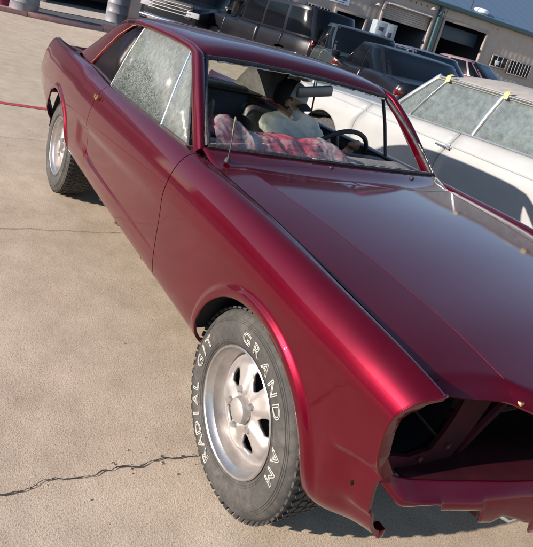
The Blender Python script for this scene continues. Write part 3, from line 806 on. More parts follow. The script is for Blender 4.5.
for sgn in (-1, 1):
    for y_, z_ in ((.80, .70), (.79, .80), (.72, .856), (.60, .856), (.66, .635), (.575, .66)):
        bq = lathe_obj('bolt', [(.007, 0), (.007, .005), (0, .006)], 'rust', coupe, 6, 'Z'); bq.rotation_euler = (0, R(90), 0); bq.location = (.562+.02*(.83-y_)/.3, sgn*y_, z_)
    tube_obj('wiring_loom', [(.50, sgn*.70, .76), (.56, sgn*.62, .69), (.575, sgn*.56, .655), (.55, sgn*.46, .64), (.48, sgn*.34, .66), (.40, sgn*.28, .70)], .005, 'trim_black', coupe, 6)
    tube_obj('support_rail', [(.44, sgn*.54, .64), (.50, sgn*.38, .655), (.52, sgn*.12, .665), (.52, 0, .665)], .012, 'inner', coupe, 8)
# stone deflector with ragged lower edge
rag = random.Random(5)
RAG = [(0, .50), (.10, .505), (.18, .52), (.24, .49), (.30, .485), (.345, .478), (.352, .480), (.358, .514), (.38, .515), (.396, .522), (.43, .532), (.455, .535), (.47, .525), (.486, .516), (.521, .517), (.527, .555), (.55, .557), (.60, .556), (.641, .557), (.645, .572), (.66, .573), (.70, .570), (.74, .566), (.752, .566), (.795, .606)]
def rag_z(y):
    """broken lower edge with notches where the bumper brackets passed"""
    a = abs(y)
    return float(np.interp(a, [q[0] for q in RAG], [q[1] for q in RAG]))+.0025*noise.noise((a*45, 1, 1))
P = []; yl = sorted(set([round(s*v, 4) for s in (-1, 1) for v in list(np.linspace(0, .795, 160))]))
DT = lambda a: (.785-.205*(a/.795)**1.25, .618+.014*sstep(.70, .795, a))
for t in np.linspace(0, 1, 15):
    row = []
    for y in yl:
        a = abs(y); xt, zt = DT(a); zr = rag_z(y); sm = .555+.05*sstep(.75, .795, a)
        zb_ = sm+(zr-sm)*sstep(.35, 1., t); z = zt+(zb_-zt)*t
        x = xt+.034*math.sin(min(1, t)*math.pi*.60)*(1-.9*sstep(.74, .795, a))+.004*noise.noise((y*7, t*2, 3.))
        row.append((x, y, z))
    P.append(row)
defl = grid_obj('stone_deflector', P, 'paint', coupe, thick=.005, sharp=60)
P = [[(DT(abs(y))[0]-d, y, DT(abs(y))[1]-.002) for y in yl[::4] if abs(y) < .745] for d in (0, .03, .09, .2)]
grid_obj('deflector_shelf', P, 'inner', coupe, thick=.006)
# rusty brackets and a hanging wire under the nose
tube_obj('tow_bracket', [(.60, -.30, .46), (.63, -.31, .42), (.66, -.27, .405), (.67, -.22, .42)], .008, 'dull_chrome', coupe, 8)
tube_obj('tow_bracket', [(.58, -.40, .47), (.60, -.36, .42), (.62, -.30, .40)], .005, 'dark', coupe, 8)
box_obj('frame_horn', (.52, -.33, .44), (.20, .07, .09), 'rust', coupe, bev=.01)
box_obj('frame_horn', (.52, .33, .44), (.20, .07, .09), 'rust', coupe, bev=.01)
box_obj('fender_bracket', (.575, -.715, .43), (.03, .02, .03), 'paint', coupe, bev=.006)
box_obj('front_crossmember', (.05, 0, .36), (.12, 1.05, .08), 'dark', coupe, bev=.02)
for sgn in (-1, 1):
    tube_obj('control_arm', [(.05, sgn*.40, .34), (.02, sgn*.62, .30)], .025, 'rust', coupe, 8)
    # inner wheel housings
    for A, nm in ((AF, 'front_wheel_house'), (AR, 'rear_wheel_house')):
        bm = bmesh.new(); r1 = A[2]+.03; seg = 26; ra = []; rb = []
        for k in range(seg+1):
            a = .12+(math.pi-.12+(-.13 if A is AF else .06))*k/seg; x = A[0]+r1*math.cos(a); z = A[1]+r1*math.sin(a)
            ra.append(bm.verts.new((x, sgn*(.836 if A is AF and a > 1.7 else .79), min(z, .90)))); rb.append(bm.verts.new((x, sgn*.46, min(z, .90))))
        for k in range(seg): bm.faces.new((ra[k], ra[k+1], rb[k+1], rb[k]))
        bm.faces.new(rb); bm_obj(nm, bm, 'dark', coupe)
    # dusty splash apron hanging behind the front wheel
box_obj('splash_apron', (-.12, -.60, .64), (.16, .03, .10), M['rubble'], coupe, rot=Matrix.Rotation(.3, 3, 'Y'), bev=.01)
# floor, firewall, inner sills
box_obj('floor_pan', (-1.75, 0, .43), (3.1, 1.36, .03), 'dark', coupe)
box_obj('firewall', (-.60, 0, .70), (.03, 1.40, .50), 'dark', coupe)
box_obj('engine_bay_floor', (.0, 0, .47), (1.0, .80, .02), 'dark', coupe)
for sgn in (-1, 1):
    P = [[(x, sgn*.70, z) for z in (.42, .60, .80, .90, .944)] for x in (-.75, -1.3, -1.93, -2.5, -3.05)]
    grid_obj('door_trim_panel', P, 'black', coupe, thick=.02)
    P = [[(x, sgn*y, ZIN(x)+.002) for y in (.69, .715, .746)] for x in np.linspace(-.86, -2.52, 24)]
    grid_obj('window_sill', P, 'seal', coupe, thick=.006)

# ---- side glass
def side_y(z): return .742-.110*((z-.955)/.375)**1.15 if z > .955 else .742
def pane(name, poly, sgn, mat, parent, off=0.):
    """flat-ish pane from an (x, z) polygon, curved with the side of the greenhouse"""
    pts = []; n0 = 0
    for i in range(len(poly)):
        a = Vector(poly[i]); b = Vector(poly[(i+1) % len(poly)]); n = max(1, int((b-a).length/.05)); pts += [a.lerp(b, k/n) for k in range(n)]
    n = len(pts); edges = [(i, (i+1) % n) for i in range(n)]
    V, E, F, *_ = delaunay_2d_cdt(pts, edges, [], 1, 1e-6)
    o = obj(name, [(p.x, sgn*(side_y(p.y)-off), p.y) for p in V], F, mat, parent)
    md = o.modifiers.new('thickness', 'SOLIDIFY'); md.thickness = .004; md.offset = 0
    return o
def frame(name, pts2, sgn, mat, parent, rad=.007, off=0., flat=1.):
    return tube_obj(name, [(x, sgn*(side_y(z)-off), z) for x, z in pts2], rad, mat, parent, 8, flat)
door_glass = [(-1.20, .955), (-1.285, 1.318), (-1.60, 1.326), (-1.955, 1.322), (-2.02, .955)]
vent_glass = [(-.875, .955), (-1.185, 1.262), (-1.235, 1.315), (-1.275, 1.318), (-1.188, .955)]
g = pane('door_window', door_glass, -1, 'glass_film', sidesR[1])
frame('window_edge_trim', [(-2.02, .95), (-1.988, 1.14), (-1.955, 1.324)], -1, 'dull_chrome', g, .005)
frame('window_edge_trim', [(-1.955, 1.324), (-1.6, 1.328), (-1.29, 1.322)], -1, 'dull_chrome', g, .004)
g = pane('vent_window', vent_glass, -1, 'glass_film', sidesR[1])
frame('vent_frame', [(-1.193, .95), (-1.235, 1.14), (-1.28, 1.32)], -1, 'chrome', g, .008)
frame('vent_frame', [(-.875, .955), (-1.185, 1.262), (-1.235, 1.315)], -1, 'seal', g, .008)
qg = pane('quarter_dark_pane', [(-2.045, .962), (-1.985, 1.318), (-2.10, 1.300), (-2.24, 1.232), (-2.36, 1.125), (-2.475, .985)], -1, 'quarter_shade', sidesR[2], off=.012)  # opaque dark pane added for the dim interior behind the quarter opening
# far side: only vent window frame and raised glass edge remain
vf = frame('vent_frame', [(-1.193, .95), (-1.235, 1.14), (-1.28, 1.32)], 1, 'seal', sidesL[1], .010)
frame('vent_frame', [(-.875, .955), (-1.185, 1.262), (-1.235, 1.315)], 1, 'seal', sidesL[1], .009)
frame('window_run_channel', [(-2.02, .95), (-1.988, 1.14), (-1.955, 1.324)], 1, 'seal', sidesL[1], .006)
# gold masking line round the quarter window opening
frame('weatherstrip', [(-2.50, .985), (-2.40, 1.10), (-2.28, 1.22), (-2.13, 1.305), (-2.0, 1.327)], -1, M['gold_line'], roof, .003, off=-.004)

# ---- wheels
RT = .3277
def build_wheel(name):
    wroot = empty(name); wroot.parent = coupe
    # tyre: outer side at -y. profile (r, y)
    hw = .112
    prof = [(.200, -.085), (.206, -.098), (.222, -.108), (.250, -.1145), (.275, -.1135), (.296, -.106), (.308, -.099), (.314, -.094), (.3185, -.088), (.3245, -.075), (.3275, -.05), (.3285, 0), (.3275, .05), (.3245, .075), (.3185, .088), (.308, .099), (.296, .106), (.275, .1135), (.25, .1145), (.222, .108), (.206, .098), (.200, .085), (.19, .05), (.19, -.05)]
    ty = lathe_obj('tyre', prof, 'tyre', wroot, 96, sharp=60, closed=True)
    # tread blocks
    bm = bmesh.new(); nb = 64
    for k in range(nb):
        for row, (y, ang, ln, wd) in enumerate(((-.082, .0, .020, .026), (-.052, .35, .022, .026), (-.018, -.35, .022, .026), (.018, .35, .022, .026), (.052, -.35, .022, .026), (.082, 0, .020, .026))):
            a = 2*math.pi*(k+.5*(row % 2))/nb
            rr = .3235 if abs(y) > .07 else .3280
            m = Matrix.Rotation(-a, 4, 'Y') @ Matrix.Translation((rr, y, 0)) @ Matrix.Rotation(ang, 4, 'X') @ (Matrix.Rotation(.42*(-1 if y < 0 else 1)*-1, 4, 'Z') if abs(y) > .07 else Matrix.Identity(4))
            g = bmesh.ops.create_cube(bm, size=1)['verts']
            bmesh.ops.scale(bm, vec=(.006 if abs(y) > .07 else .009, wd, ln), verts=g); bmesh.ops.transform(bm, matrix=m, verts=g)
    bm_obj('tread', bm, 'tread', ty, smooth=False)
    sw = pchip([.206, .222, .250, .275, .296, .308], [-.098, -.108, -.1145, -.1135, -.106, -.099])
    for rr in (.2185, .2245, .287, .2925, .2985):        # moulded rings on the sidewall
        y0 = sw(rr); lathe_obj('sidewall_ring', [(rr-.0018, y0+.001), (rr-.0006, y0-.0014), (rr+.0006, y0-.0014), (rr+.0018, y0+.001)], 'tyre', ty, 96)
    for txt, a_mid, span in (('RADIAL G/T', R(213), R(108)), ('GRAND AM', R(54), R(116))):
        slot = span/len(txt); lt = empty('lettering'); lt.parent = ty
        for ci, ch in enumerate(txt):
            if ch == ' ': continue
            cu = bpy.data.curves.new('t', 'FONT'); cu.body = ch; cu.size = 1; cu.fill_mode = 'NONE'; cu.bevel_depth = .030; cu.bevel_resolution = 0; cu.resolution_u = 3
            to = bpy.data.objects.new('t', cu); COL.objects.link(to); dg = bpy.context.evaluated_depsgraph_get(); dg.update()
            me = bpy.data.meshes.new_from_object(to.evaluated_get(dg)); bpy.data.objects.remove(to)
            co = np.array([v.co[:] for v in me.vertices]); xm = (co[:, 0].min()+co[:, 0].max())/2; hw_ = (co[:, 0].max()-co[:, 0].min())/2
            a_c = a_mid+span/2-slot*(ci+.5); sc1 = .066; ws = min(1., slot*.255*.46/(hw_*sc1))
            for v in me.vertices:
                rr = .235+sc1*.80*(v.co.y+.02); a = a_c-(v.co.x-xm)*sc1*ws/.255
                v.co = (rr*math.cos(a), sw(rr)-.0008-v.co.z*.04, rr*math.sin(a))
            me.materials.clear(); me.update(); place('letter', me, 'white_rubber', lt)
    # rim barrel and lip
    rim = lathe_obj('rim', [(.2065, -.098), (.2075, -.104), (.204, -.107), (.199, -.104), (.196, -.095), (.190, -.086), (.1845, -.080), (.183, -.060), (.178, -.040), (.174, -.030), (.170, .0), (.170, .07), (.19, .085), (.20, .09)], 'rim', wroot, 96, sharp=25)
    # spoked face: five broad spokes with kite-shaped windows
    N = 5; pts = []; edges = []; holes = []
    outer = [Vector((.178*math.cos(2*math.pi*k/90), .178*math.sin(2*math.pi*k/90))) for k in range(90)]
    pts += outer; edges += [(i, (i+1) % 90) for i in range(90)]
    for k in range(N):
        a = 2*math.pi*(k+.25)/N; loop = []
        for rr, da in ((.074, 0), (.090, .20), (.118, .27), (.136, .20), (.142, 0), (.136, -.20), (.118, -.27), (.090, -.20)):
            loop.append(Vector((rr*math.cos(a+da), rr*math.sin(a+da))))
        st = len(pts); rs = []
        for i in range(len(loop)):
            for q in range(3): rs.append(loop[i].lerp(loop[(i+1) % len(loop)], q/3))
        pts += rs; edges += [(st+i, st+(i+1) % len(rs)) for i in range(len(rs))]; holes.append(loop)
    for rr in np.arange(.01, .178, .0065):
        n = max(6, int(2*math.pi*rr/.0065))
        for k in range(n): pts.append(Vector((rr*math.cos(2*math.pi*k/n+rr*9), rr*math.sin(2*math.pi*k/n+rr*9))))
    V, E, F, *_ = delaunay_2d_cdt(pts, edges, [], 1, 1e-6)
    def inh(p):
        for h in holes:
            c = False; j = len(h)-1
            for i in range(len(h)):
                if (h[i].y > p.y) != (h[j].y > p.y) and p.x < (h[j].x-h[i].x)*(p.y-h[i].y)/(h[j].y-h[i].y)+h[i].x: c = not c
                j = i
            if c: return True
        return False
    F = [f for f in F if not inh((V[f[0]]+V[f[1]]+V[f[2]])/3)]
    prof = pchip([0, .05, .075, .10, .135, .155, .17, .18], [-.060, -.060, -.056, -.050, -.044, -.036, -.030, -.030])
    def fy(p):
        r = p.length; a = math.atan2(p.y, p.x); y = prof(r)
        ph = ((a/(2*math.pi)*N-.25) % 1); sp = abs(ph-.5)*2          # 0 on the spoke's middle
        ridge = (1-sstep(.26, .66, sp))*sstep(.158, .140, r)*sstep(.045, .060, r)
        return y-.014*ridge
    face = obj('spoke_disc', [(p.x, fy(p), p.y) for p in V], F, 'rim_face', wroot, sharp=62)
    md = face.modifiers.new('thickness', 'SOLIDIFY'); md.thickness = .014; md.offset = 0
    lathe_obj('hub_cap', [(.043, -.055), (.043, -.086), (.039, -.096), (.030, -.100), (.012, -.102), (.0, -.102)], 'rim_face', wroot, 32, sharp=30)
    for k in range(5):
        a = 2*math.pi*(k+.75)/5
        q = lathe_obj('lug_nut', [(.0115, 0), (.0115, -.026), (.008, -.032), (0, -.033)], 'rim', wroot, 6, sharp=20)
        q.location = (.066*math.cos(a), -.060, .066*math.sin(a))
    lathe_obj('brake_drum', [(.165, .05), (.15, .0), (.15, -.018), (.0, -.018)], 'dark', wroot, 40)
    return wroot
wF = build_wheel('front_wheel'); wF.location = (0, -.692, RT)
wF.rotation_euler = (0, R(8), R(0))
def dup_wheel(name, loc, rot):
    c = copy_tree(wF, coupe); c.name = name; c.location = loc; c.rotation_euler = rot; return c
rwl = dup_wheel('rear_wheel', (-2.743, -.692, RT), (0, R(140), 0))
for ch in [c for t_ in rwl.children for c in t_.children if c.name.startswith('lettering')]:
    for g_ in list(ch.children): bpy.data.objects.remove(g_)
    bpy.data.objects.remove(ch)
dup_wheel('front_wheel', (0, .692, RT), (0, R(60), math.pi))
dup_wheel('rear_wheel', (-2.743, .692, RT), (0, R(200), math.pi))
tube_obj('rear_axle', [(-2.743, -.62, RT), (-2.743, .62, RT)], .04, 'dark', coupe, 12)

# ---- interior
def cushion(name, c, s, rot=None, mat='seat', parent=None, bev=.05):
    return box_obj(name, c, s, mat, parent, rot, bev, 5)
# dash with a dusty grey pad
P = []
for t in np.linspace(0, 1, 10):
    row = []
    for y in np.linspace(-.68, .68, 36):
        xb, zb = WB(y); x = xb-.02-.34*t; z = zb-.035+.02*math.sin(math.pi*t)-.16*sstep(.75, 1.0, t)+.006*noise.noise((x*7, y*7, 1))
        row.append((x, y, z))
    P.append(row)
dash = grid_obj('dashboard', P, 'dash', coupe, thick=.02)
box_obj('instrument_binnacle', (-1.07, .38, .90), (.10, .46, .14), 'black', dash, bev=.03)
for nm, y in (('front_seat', -.36), ('front_seat', .36)):
    st = empty(nm); st.parent = coupe
    cushion('cushion', (-1.58, y, .60), (.52, .50, .16), parent=st)
    cushion('backrest', (-1.88, y, .79), (.14, .50, .46), Matrix.Rotation(-.30, 3, 'Y'), parent=st, bev=.06)
rs = empty('rear_seat'); rs.parent = coupe
cushion('cushion', (-2.38, 0, .62), (.46, 1.20, .16), parent=rs)
cushion('backrest', (-2.66, 0, .80), (.14, 1.20, .42), Matrix.Rotation(-.35, 3, 'Y'), parent=rs, bev=.06)
# steering wheel
swr = empty('steering_wheel', (-1.235, .38, .905)); swr.parent = coupe
swr.rotation_euler = (0, R(-62), 0)
bm = bmesh.new()
tube(bm, [(.20*math.cos(2*math.pi*k/40), .20*math.sin(2*math.pi*k/40), 0) for k in range(41)], .014, 8, cap=False); bm_obj('rim', bm, 'black', swr)
for a in (R(90), R(210), R(330)): tube_obj('spoke', [(0, 0, -.03), (.195*math.cos(a), .195*math.sin(a), 0)], .010, 'dull_chrome', swr, 6, .4)
lathe_obj('horn_button', [(.05, -.03), (.05, 0), (.03, .012), (0, .015)], 'black', swr, 24, 'Z')
tube_obj('column', [(0, 0, -.03), (0, 0, -.42)], .025, 'black', swr, 10)
# rear-view mirror on its header bracket
mr = empty('rear_view_mirror', (-1.235, .105, 1.247)); mr.parent = coupe
box_obj('mirror_body', (0, 0, 0), (.030, .235, .062), 'mirror_grey', mr, Matrix.Rotation(.20, 3, 'X') @ Matrix.Rotation(.05, 3, 'Y'), bev=.014)
tube_obj('mirror_arm', [(-.01, .0, .01), (-.02, .0, .05), (-.02, -.0, .085)], .008, 'chrome', mr, 8)
# sun visors
box_obj('sun_visor', (-1.36, .34, 1.315), (.17, .40, .015), 'black', coupe, bev=.006)
# headliner
P = [[(x, y, RZC(x)-.045-.05*(abs(y)/.6)**3) for y in np.linspace(-.585, .585, 14)] for x in np.linspace(-1.33, -2.6, 14)]
grid_obj('headliner', P, 'black', coupe)
# radio aerial with a yellow tape flag
ae = tube_obj('aerial', [(-.66, -.665, .972), (-.668, -.662, 1.03), (-.70, -.655, 1.145)], .003, 'seal', coupe, 6)
tube_obj('tape_flag', [(-.682, -.659, 1.075), (-.70, -.655, 1.145)], .0048, 'yellow_tape', ae, 6, .35)
lathe_obj('aerial_base', [(.014, 0), (.012, .012), (.005, .02), (0, .02)], 'seal', ae, 16, 'Z').location = (-.66, -.665, .968)

# ---- clear plastic sheet bunched over the passenger side of the dash
def build_plastic():
    m = make_dusty_glass('clear_masking_plastic', (.66, .60, .60), .02, .34, 18, tint=(.93, .88, .88), show_through=(.62, .13, .19), bump=.5)  # pink second tone painted in for the red dash showing through
    P = []; nu, nv = 190, 90
    for i in range(nu):
        u = i/(nu-1); y = -.655+.86*u; row = []
        for j in range(nv):
            v = j/(nv-1)
            xb, zb = WB(y); x = xb-.03-.30*v
            hgt = .115*math.exp(-((u-.08)/.15)**2)+.060*math.exp(-((u-.42)/.18)**2)+.070*math.exp(-((u-.72)/.14)**2)
            hgt *= sstep(1.02, .93, u)
            prof = math.sin(math.pi*min(1, v*1.15+.02))**.7 if v < .85 else .35*(1-v)/.15
            z = zb-.012+hgt*prof
            p = Vector((x*4+y*3, y*11-x*5, .3))
            ridg = 1-abs(noise.noise(p*1.1))*2; ridg2 = 1-abs(noise.noise(p*2.7+Vector((5, 2, 1))))*2
            k = .25+.75*min(1, hgt*prof/.05)
            ridg3 = 1-abs(noise.noise(p*5.3+Vector((2, 7, 1))))*2
            z += (.026*ridg+.006*ridg2+.0025*ridg3)*k-.014; x += .03*noise.noise(p*1.7+Vector((1, 9, 3)))*k
            row.append((x, y+.02*noise.noise(p*1.9)*k, max(z, zb-.02)))
        P.append(row)
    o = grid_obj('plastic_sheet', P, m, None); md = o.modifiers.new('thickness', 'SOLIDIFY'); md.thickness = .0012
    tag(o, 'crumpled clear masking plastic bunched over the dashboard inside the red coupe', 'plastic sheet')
build_plastic()

# ================================================================== PERSON in the driver's seat
def build_person():
    root = empty('person', (-1.62, .30, .68))
    tag(root, 'person in cream shirt and dark cap sitting behind the wheel of the red coupe', 'person')
    O = Vector(root.location)
    look = Vector((.60, .80, 0)).normalized(); lat = Vector((0, 0, 1)).cross(look); up = Vector((0, 0, 1))
    HC = Vector((-1.625, .243, 1.120))        # centre of the head
    tilt = Matrix.Rotation(.24, 3, lat)      # head bowed a little
    def H(a, b, c): return HC+tilt @ (look*a+lat*b+up*c)
    def ell(bm, c, rad, sub=3, rot=None):
        g = bmesh.ops.create_icosphere(bm, subdivisions=sub, radius=1)['verts']
        for v in g:
            p = Vector((v.co.x*rad[0], v.co.y*rad[1], v.co.z*rad[2])); v.co = c+(rot @ p if rot else p)
    HR = tilt @ Matrix((look, lat, up)).transposed()
    def remesh(name, bm, mat, vox, it=6):
        bmesh.ops.recalc_face_normals(bm, faces=bm.faces)
        me = bpy.data.meshes.new(name); bm.to_mesh(me); bm.free(); o = bpy.data.objects.new(name, me); COL.objects.link(o)
        a = o.modifiers.new('r', 'REMESH'); a.mode = 'VOXEL'; a.voxel_size = vox; a.use_smooth_shade = True
        b = o.modifiers.new('s', 'SMOOTH'); b.factor = .5; b.iterations = it
        dg = bpy.context.evaluated_depsgraph_get(); dg.update()
        m2 = bpy.data.meshes.new_from_object(o.evaluated_get(dg)); bpy.data.objects.remove(o)
        for v in m2.vertices: v.co -= O
        m2.polygons.foreach_set('use_smooth', [True]*len(m2.polygons)); m2.materials.clear()
        return place(name, m2, mat, root)
    # joints
    pel = Vector((-1.66, .34, .76)); che = Vector((-1.66, .32, 1.0-.06)); nk = Vector((-1.645, .285, 1.02))
    side_v = Vector((-.25, .97, 0)).normalized()
    shl = {s: che+side_v*s*.165+Vector((0, 0, .015)) for s in (-1, 1)}
    elb = {-1: Vector((-1.47, .12, .77)), 1: Vector((-1.47, .60, .78))}
    wri = {-1: Vector((-1.30, .24, .93)), 1: Vector((-1.30, .54, .94))}
    kne = {-1: Vector((-1.26, .22, .78)), 1: Vector((-1.26, .50, .78))}
    ank = {-1: Vector((-1.02, .24, .55)), 1: Vector((-1.02, .48, .55))}
    def limbs(bm, grow=0., hands=True, arms=1., legs=True, torso=True, head=True):
        if torso:
            tube(bm, [pel+Vector((0, 0, -.08)), pel, pel.lerp(che, .5), che, che+Vector((0, 0, .05))], [.13+grow, .155+grow, .145+grow, .165+grow, .11+grow], 16, .72)
            for s in (-1, 1): ell(bm, shl[s], (.075+grow, .075+grow, .065+grow), 2)
            tube(bm, [shl[-1], che+Vector((0, 0, .045)), shl[1]], [.06+grow, .075+grow, .06+grow], 12)
        for s in (-1, 1):
            e = shl[s].lerp(elb[s], arms) if arms < 1 else elb[s]
            tube(bm, [shl[s], e], [.058+grow, (.058+(.045-.058)*arms)+grow], 12)
            if arms >= 1: tube(bm, [elb[s], wri[s]], [.045+grow, .028+grow], 12); ell(bm, elb[s], (.045+grow,)*3, 2)
            if legs:
                tube(bm, [pel+side_v*s*.09+Vector((0, 0, -.06)), kne[s]], [.088+grow, .060+grow], 12); tube(bm, [kne[s], ank[s]], [.058+grow, .040+grow], 12); ell(bm, kne[s], (.060+grow,)*3, 2)
                tube(bm, [ank[s], ank[s]+Vector((.06, 0, -.05)), ank[s]+Vector((.20, 0, -.045))], [.042+grow, .045+grow, .032+grow], 10, .8)
    bm = bmesh.new(); limbs(bm)
    tube(bm, [nk+Vector((0, 0, -.04)), nk+Vector((.005, 0, .02)), H(-.02, 0, -.05)], [.062, .056, .056], 14)
    ell(bm, H(-.012, 0, .022), (.096, .076, .098), 3, HR); ell(bm, H(.022, 0, -.052), (.066, .058, .064), 3, HR)
    ell(bm, H(.060, 0, -.088), (.026, .028, .020), 2, HR)
    tube(bm, [H(.080, 0, .008), H(.100, 0, -.022), H(.108, 0, -.036)], [.010, .013, .016], 8)       # nose
    for s in (-1, 1):
        ell(bm, H(.096, s*.010, -.040), (.010, .010, .008), 1, HR)
        ell(bm, H(-.006, s*.078, -.012), (.020, .010, .032), 2, HR)                                    # ears
        ell(bm, H(.070, s*.030, .022), (.018, .024, .010), 2, HR)                                       # brow
    ell(bm, H(.080, 0, -.066), (.014, .024, .007), 2, HR); ell(bm, H(.079, 0, -.078), (.013, .020, .008), 2, HR)
    for s in (-1, 1):       # hands closed round the steering wheel rim
        d = (wri[s]-elb[s]).normalized(); acr = side_v*1.; palm = wri[s]+d*.05
        ell(bm, palm, (.042, .036, .026), 2)
        for k, (o_, L) in enumerate(((-.027, .030), (-.009, .034), (.009, .032), (.027, .026))):
            a0_ = palm+d*.028+acr*o_; tube(bm, [a0_, a0_+d*L+Vector((0, 0, .004)), a0_+d*(L+.010)+Vector((0, 0, -.022)), a0_+d*(L-.012)+Vector((0, 0, -.036))], [.0095, .009, .0085, .0075], 7)
        tb = palm-d*.012-acr*s*.030; tube(bm, [tb, tb-acr*s*.018+d*.022, tb-acr*s*.012+d*.048+Vector((0, 0, -.010))], [.011, .010, .0085], 7)
    remesh('body', bm, 'skin', .0065, 5)
    bm = bmesh.new(); limbs(bm, .012, arms=.62, legs=False)
    tube(bm, [nk+Vector((0, 0, -.05)), nk+Vector((-.004, 0, .004))], [.085, .072], 14)
    sh = remesh('shirt', bm, 'shirt', .010, 4)
    for v in sh.data.vertices:
        p = v.co+O; v.co += Vector(v.normal)*(.010*(1-2*abs(noise.noise(Vector((p.x*9, p.y*9, p.z*22)))))-.004)
    bm = bmesh.new()
    for s in (-1, 1):
        tube(bm, [pel+side_v*s*.06+Vector((-.02, 0, -.06)), kne[s]], [.112, .074], 12); tube(bm, [kne[s], ank[s]], [.072, .056], 12); ell(bm, kne[s], (.074,)*3, 2)
    tube(bm, [pel+Vector((0, 0, -.09)), pel+Vector((0, 0, .03))], [.155, .162], 16, .74)
    remesh('trousers', bm, 'jeans', .012, 4)
    for s in (-1, 1):
        bm = bmesh.new(); tube(bm, [ank[s]+Vector((-.02, 0, -.02)), ank[s]+Vector((.06, 0, -.055)), ank[s]+Vector((.21, 0, -.05))], [.052, .056, .042], 12, .8); remesh('shoe', bm, 'black', .010)
    # hair below the cap
    bm = bmesh.new(); g = bmesh.ops.create_icosphere(bm, subdivisions=4, radius=1)['verts']
    for v in g: v.co = H(-.018+v.co.x*.101, v.co.y*.083, .010+v.co.z*.100)
    inv = HR.inverted()
    dl = [v for v in bm.verts if (inv @ (v.co-HC)).z < -.055 or ((inv @ (v.co-HC)).x > .02 and (inv @ (v.co-HC)).z < .04)]
    bmesh.ops.delete(bm, geom=dl, context='VERTS')
    for v in bm.verts: v.co -= O
    bm_obj('hair', bm, 'hair', root)
    for s in (-1, 1):
        bm = bmesh.new(); ell(bm, H(.078, s*.030, .004)-O, (.010, .012, .009), 2, HR); bm_obj('eye', bm, M['white_rubber'], root)
        bm = bmesh.new(); ell(bm, H(.0865, s*.030, .003)-O, (.003, .005, .005), 2, HR); bm_obj('iris', bm, 'black', root)
    bm = bmesh.new(); ell(bm, H(.066, 0, -.058)-O, (.046, .056, .050), 3, HR)
    for v in bm.verts: v.co += v.co.normalized()*.002*noise.noise(v.co*60)
    bm_obj('face_mask', bm, 'cloth_pale', root)
    for sd in (-1, 1): tube_obj('mask_strap', [H(.05, sd*.055, -.045)-O, H(.01, sd*.082, -.02)-O, H(-.01, sd*.084, -.012)-O], .0025, 'cloth_pale', root, 6)
    # cap: dark back, grey front panel and a curved bill
    cap = empty('cap'); cap.location = HC-O; cap.parent = root
    def dome(front):
        bm = bmesh.new(); nu, nv = 40, 14; rows = []
        for j in range(nv+1):
            th = math.pi/2*j/nv; row = []
            for i in range(nu+1):
                ph = (-.5+i/nu)*math.pi*(1.02 if front else .98)+(0 if front else math.pi)
                row.append(bm.verts.new(tilt @ (look*(-.012+.108*math.cos(ph)*math.cos(th)**.8)+lat*(.090*math.sin(ph)*math.cos(th)**.8)+up*(.030+.092*math.sin(th)**.9))))
            rows.append(row)
        for j in range(nv):
            for i in range(nu): bm.faces.new((rows[j][i], rows[j][i+1], rows[j+1][i+1], rows[j+1][i]))
        bmesh.ops.remove_doubles(bm, verts=bm.verts, dist=1e-4)
        return bm
    bm_obj('front_panel', dome(True), 'cap_grey', cap); bm_obj('back_panel', dome(False), 'cap_dark', cap)
    bm = bmesh.new(); rows = []
    for j in range(9):
        q = j/8; row = []
        for i in range(21):
            a = (-.5+i/20)*1.9; r1 = .095
            row.append(bm.verts.new(tilt @ (look*(-.012+.106*math.cos(a)+.058*q*math.cos(a)**.6)+lat*(.090*math.sin(a)*(1-.12*q))+up*(.032-.030*(abs(a)/.95)**2-.022*q))))
        rows.append(row)
    for j in range(8):
        for i in range(20): bm.faces.new((rows[j][i], rows[j][i+1], rows[j+1][i+1], rows[j+1][i]))
    o = bm_obj('bill', bm, 'cap_dark', cap); md = o.modifiers.new('t', 'SOLIDIFY'); md.thickness = .004
    bm = bmesh.new(); ell(bm, tilt @ (up*.123+look*-.012), (.008, .008, .005), 1); bm_obj('button', bm, 'cap_dark', cap)
build_person()

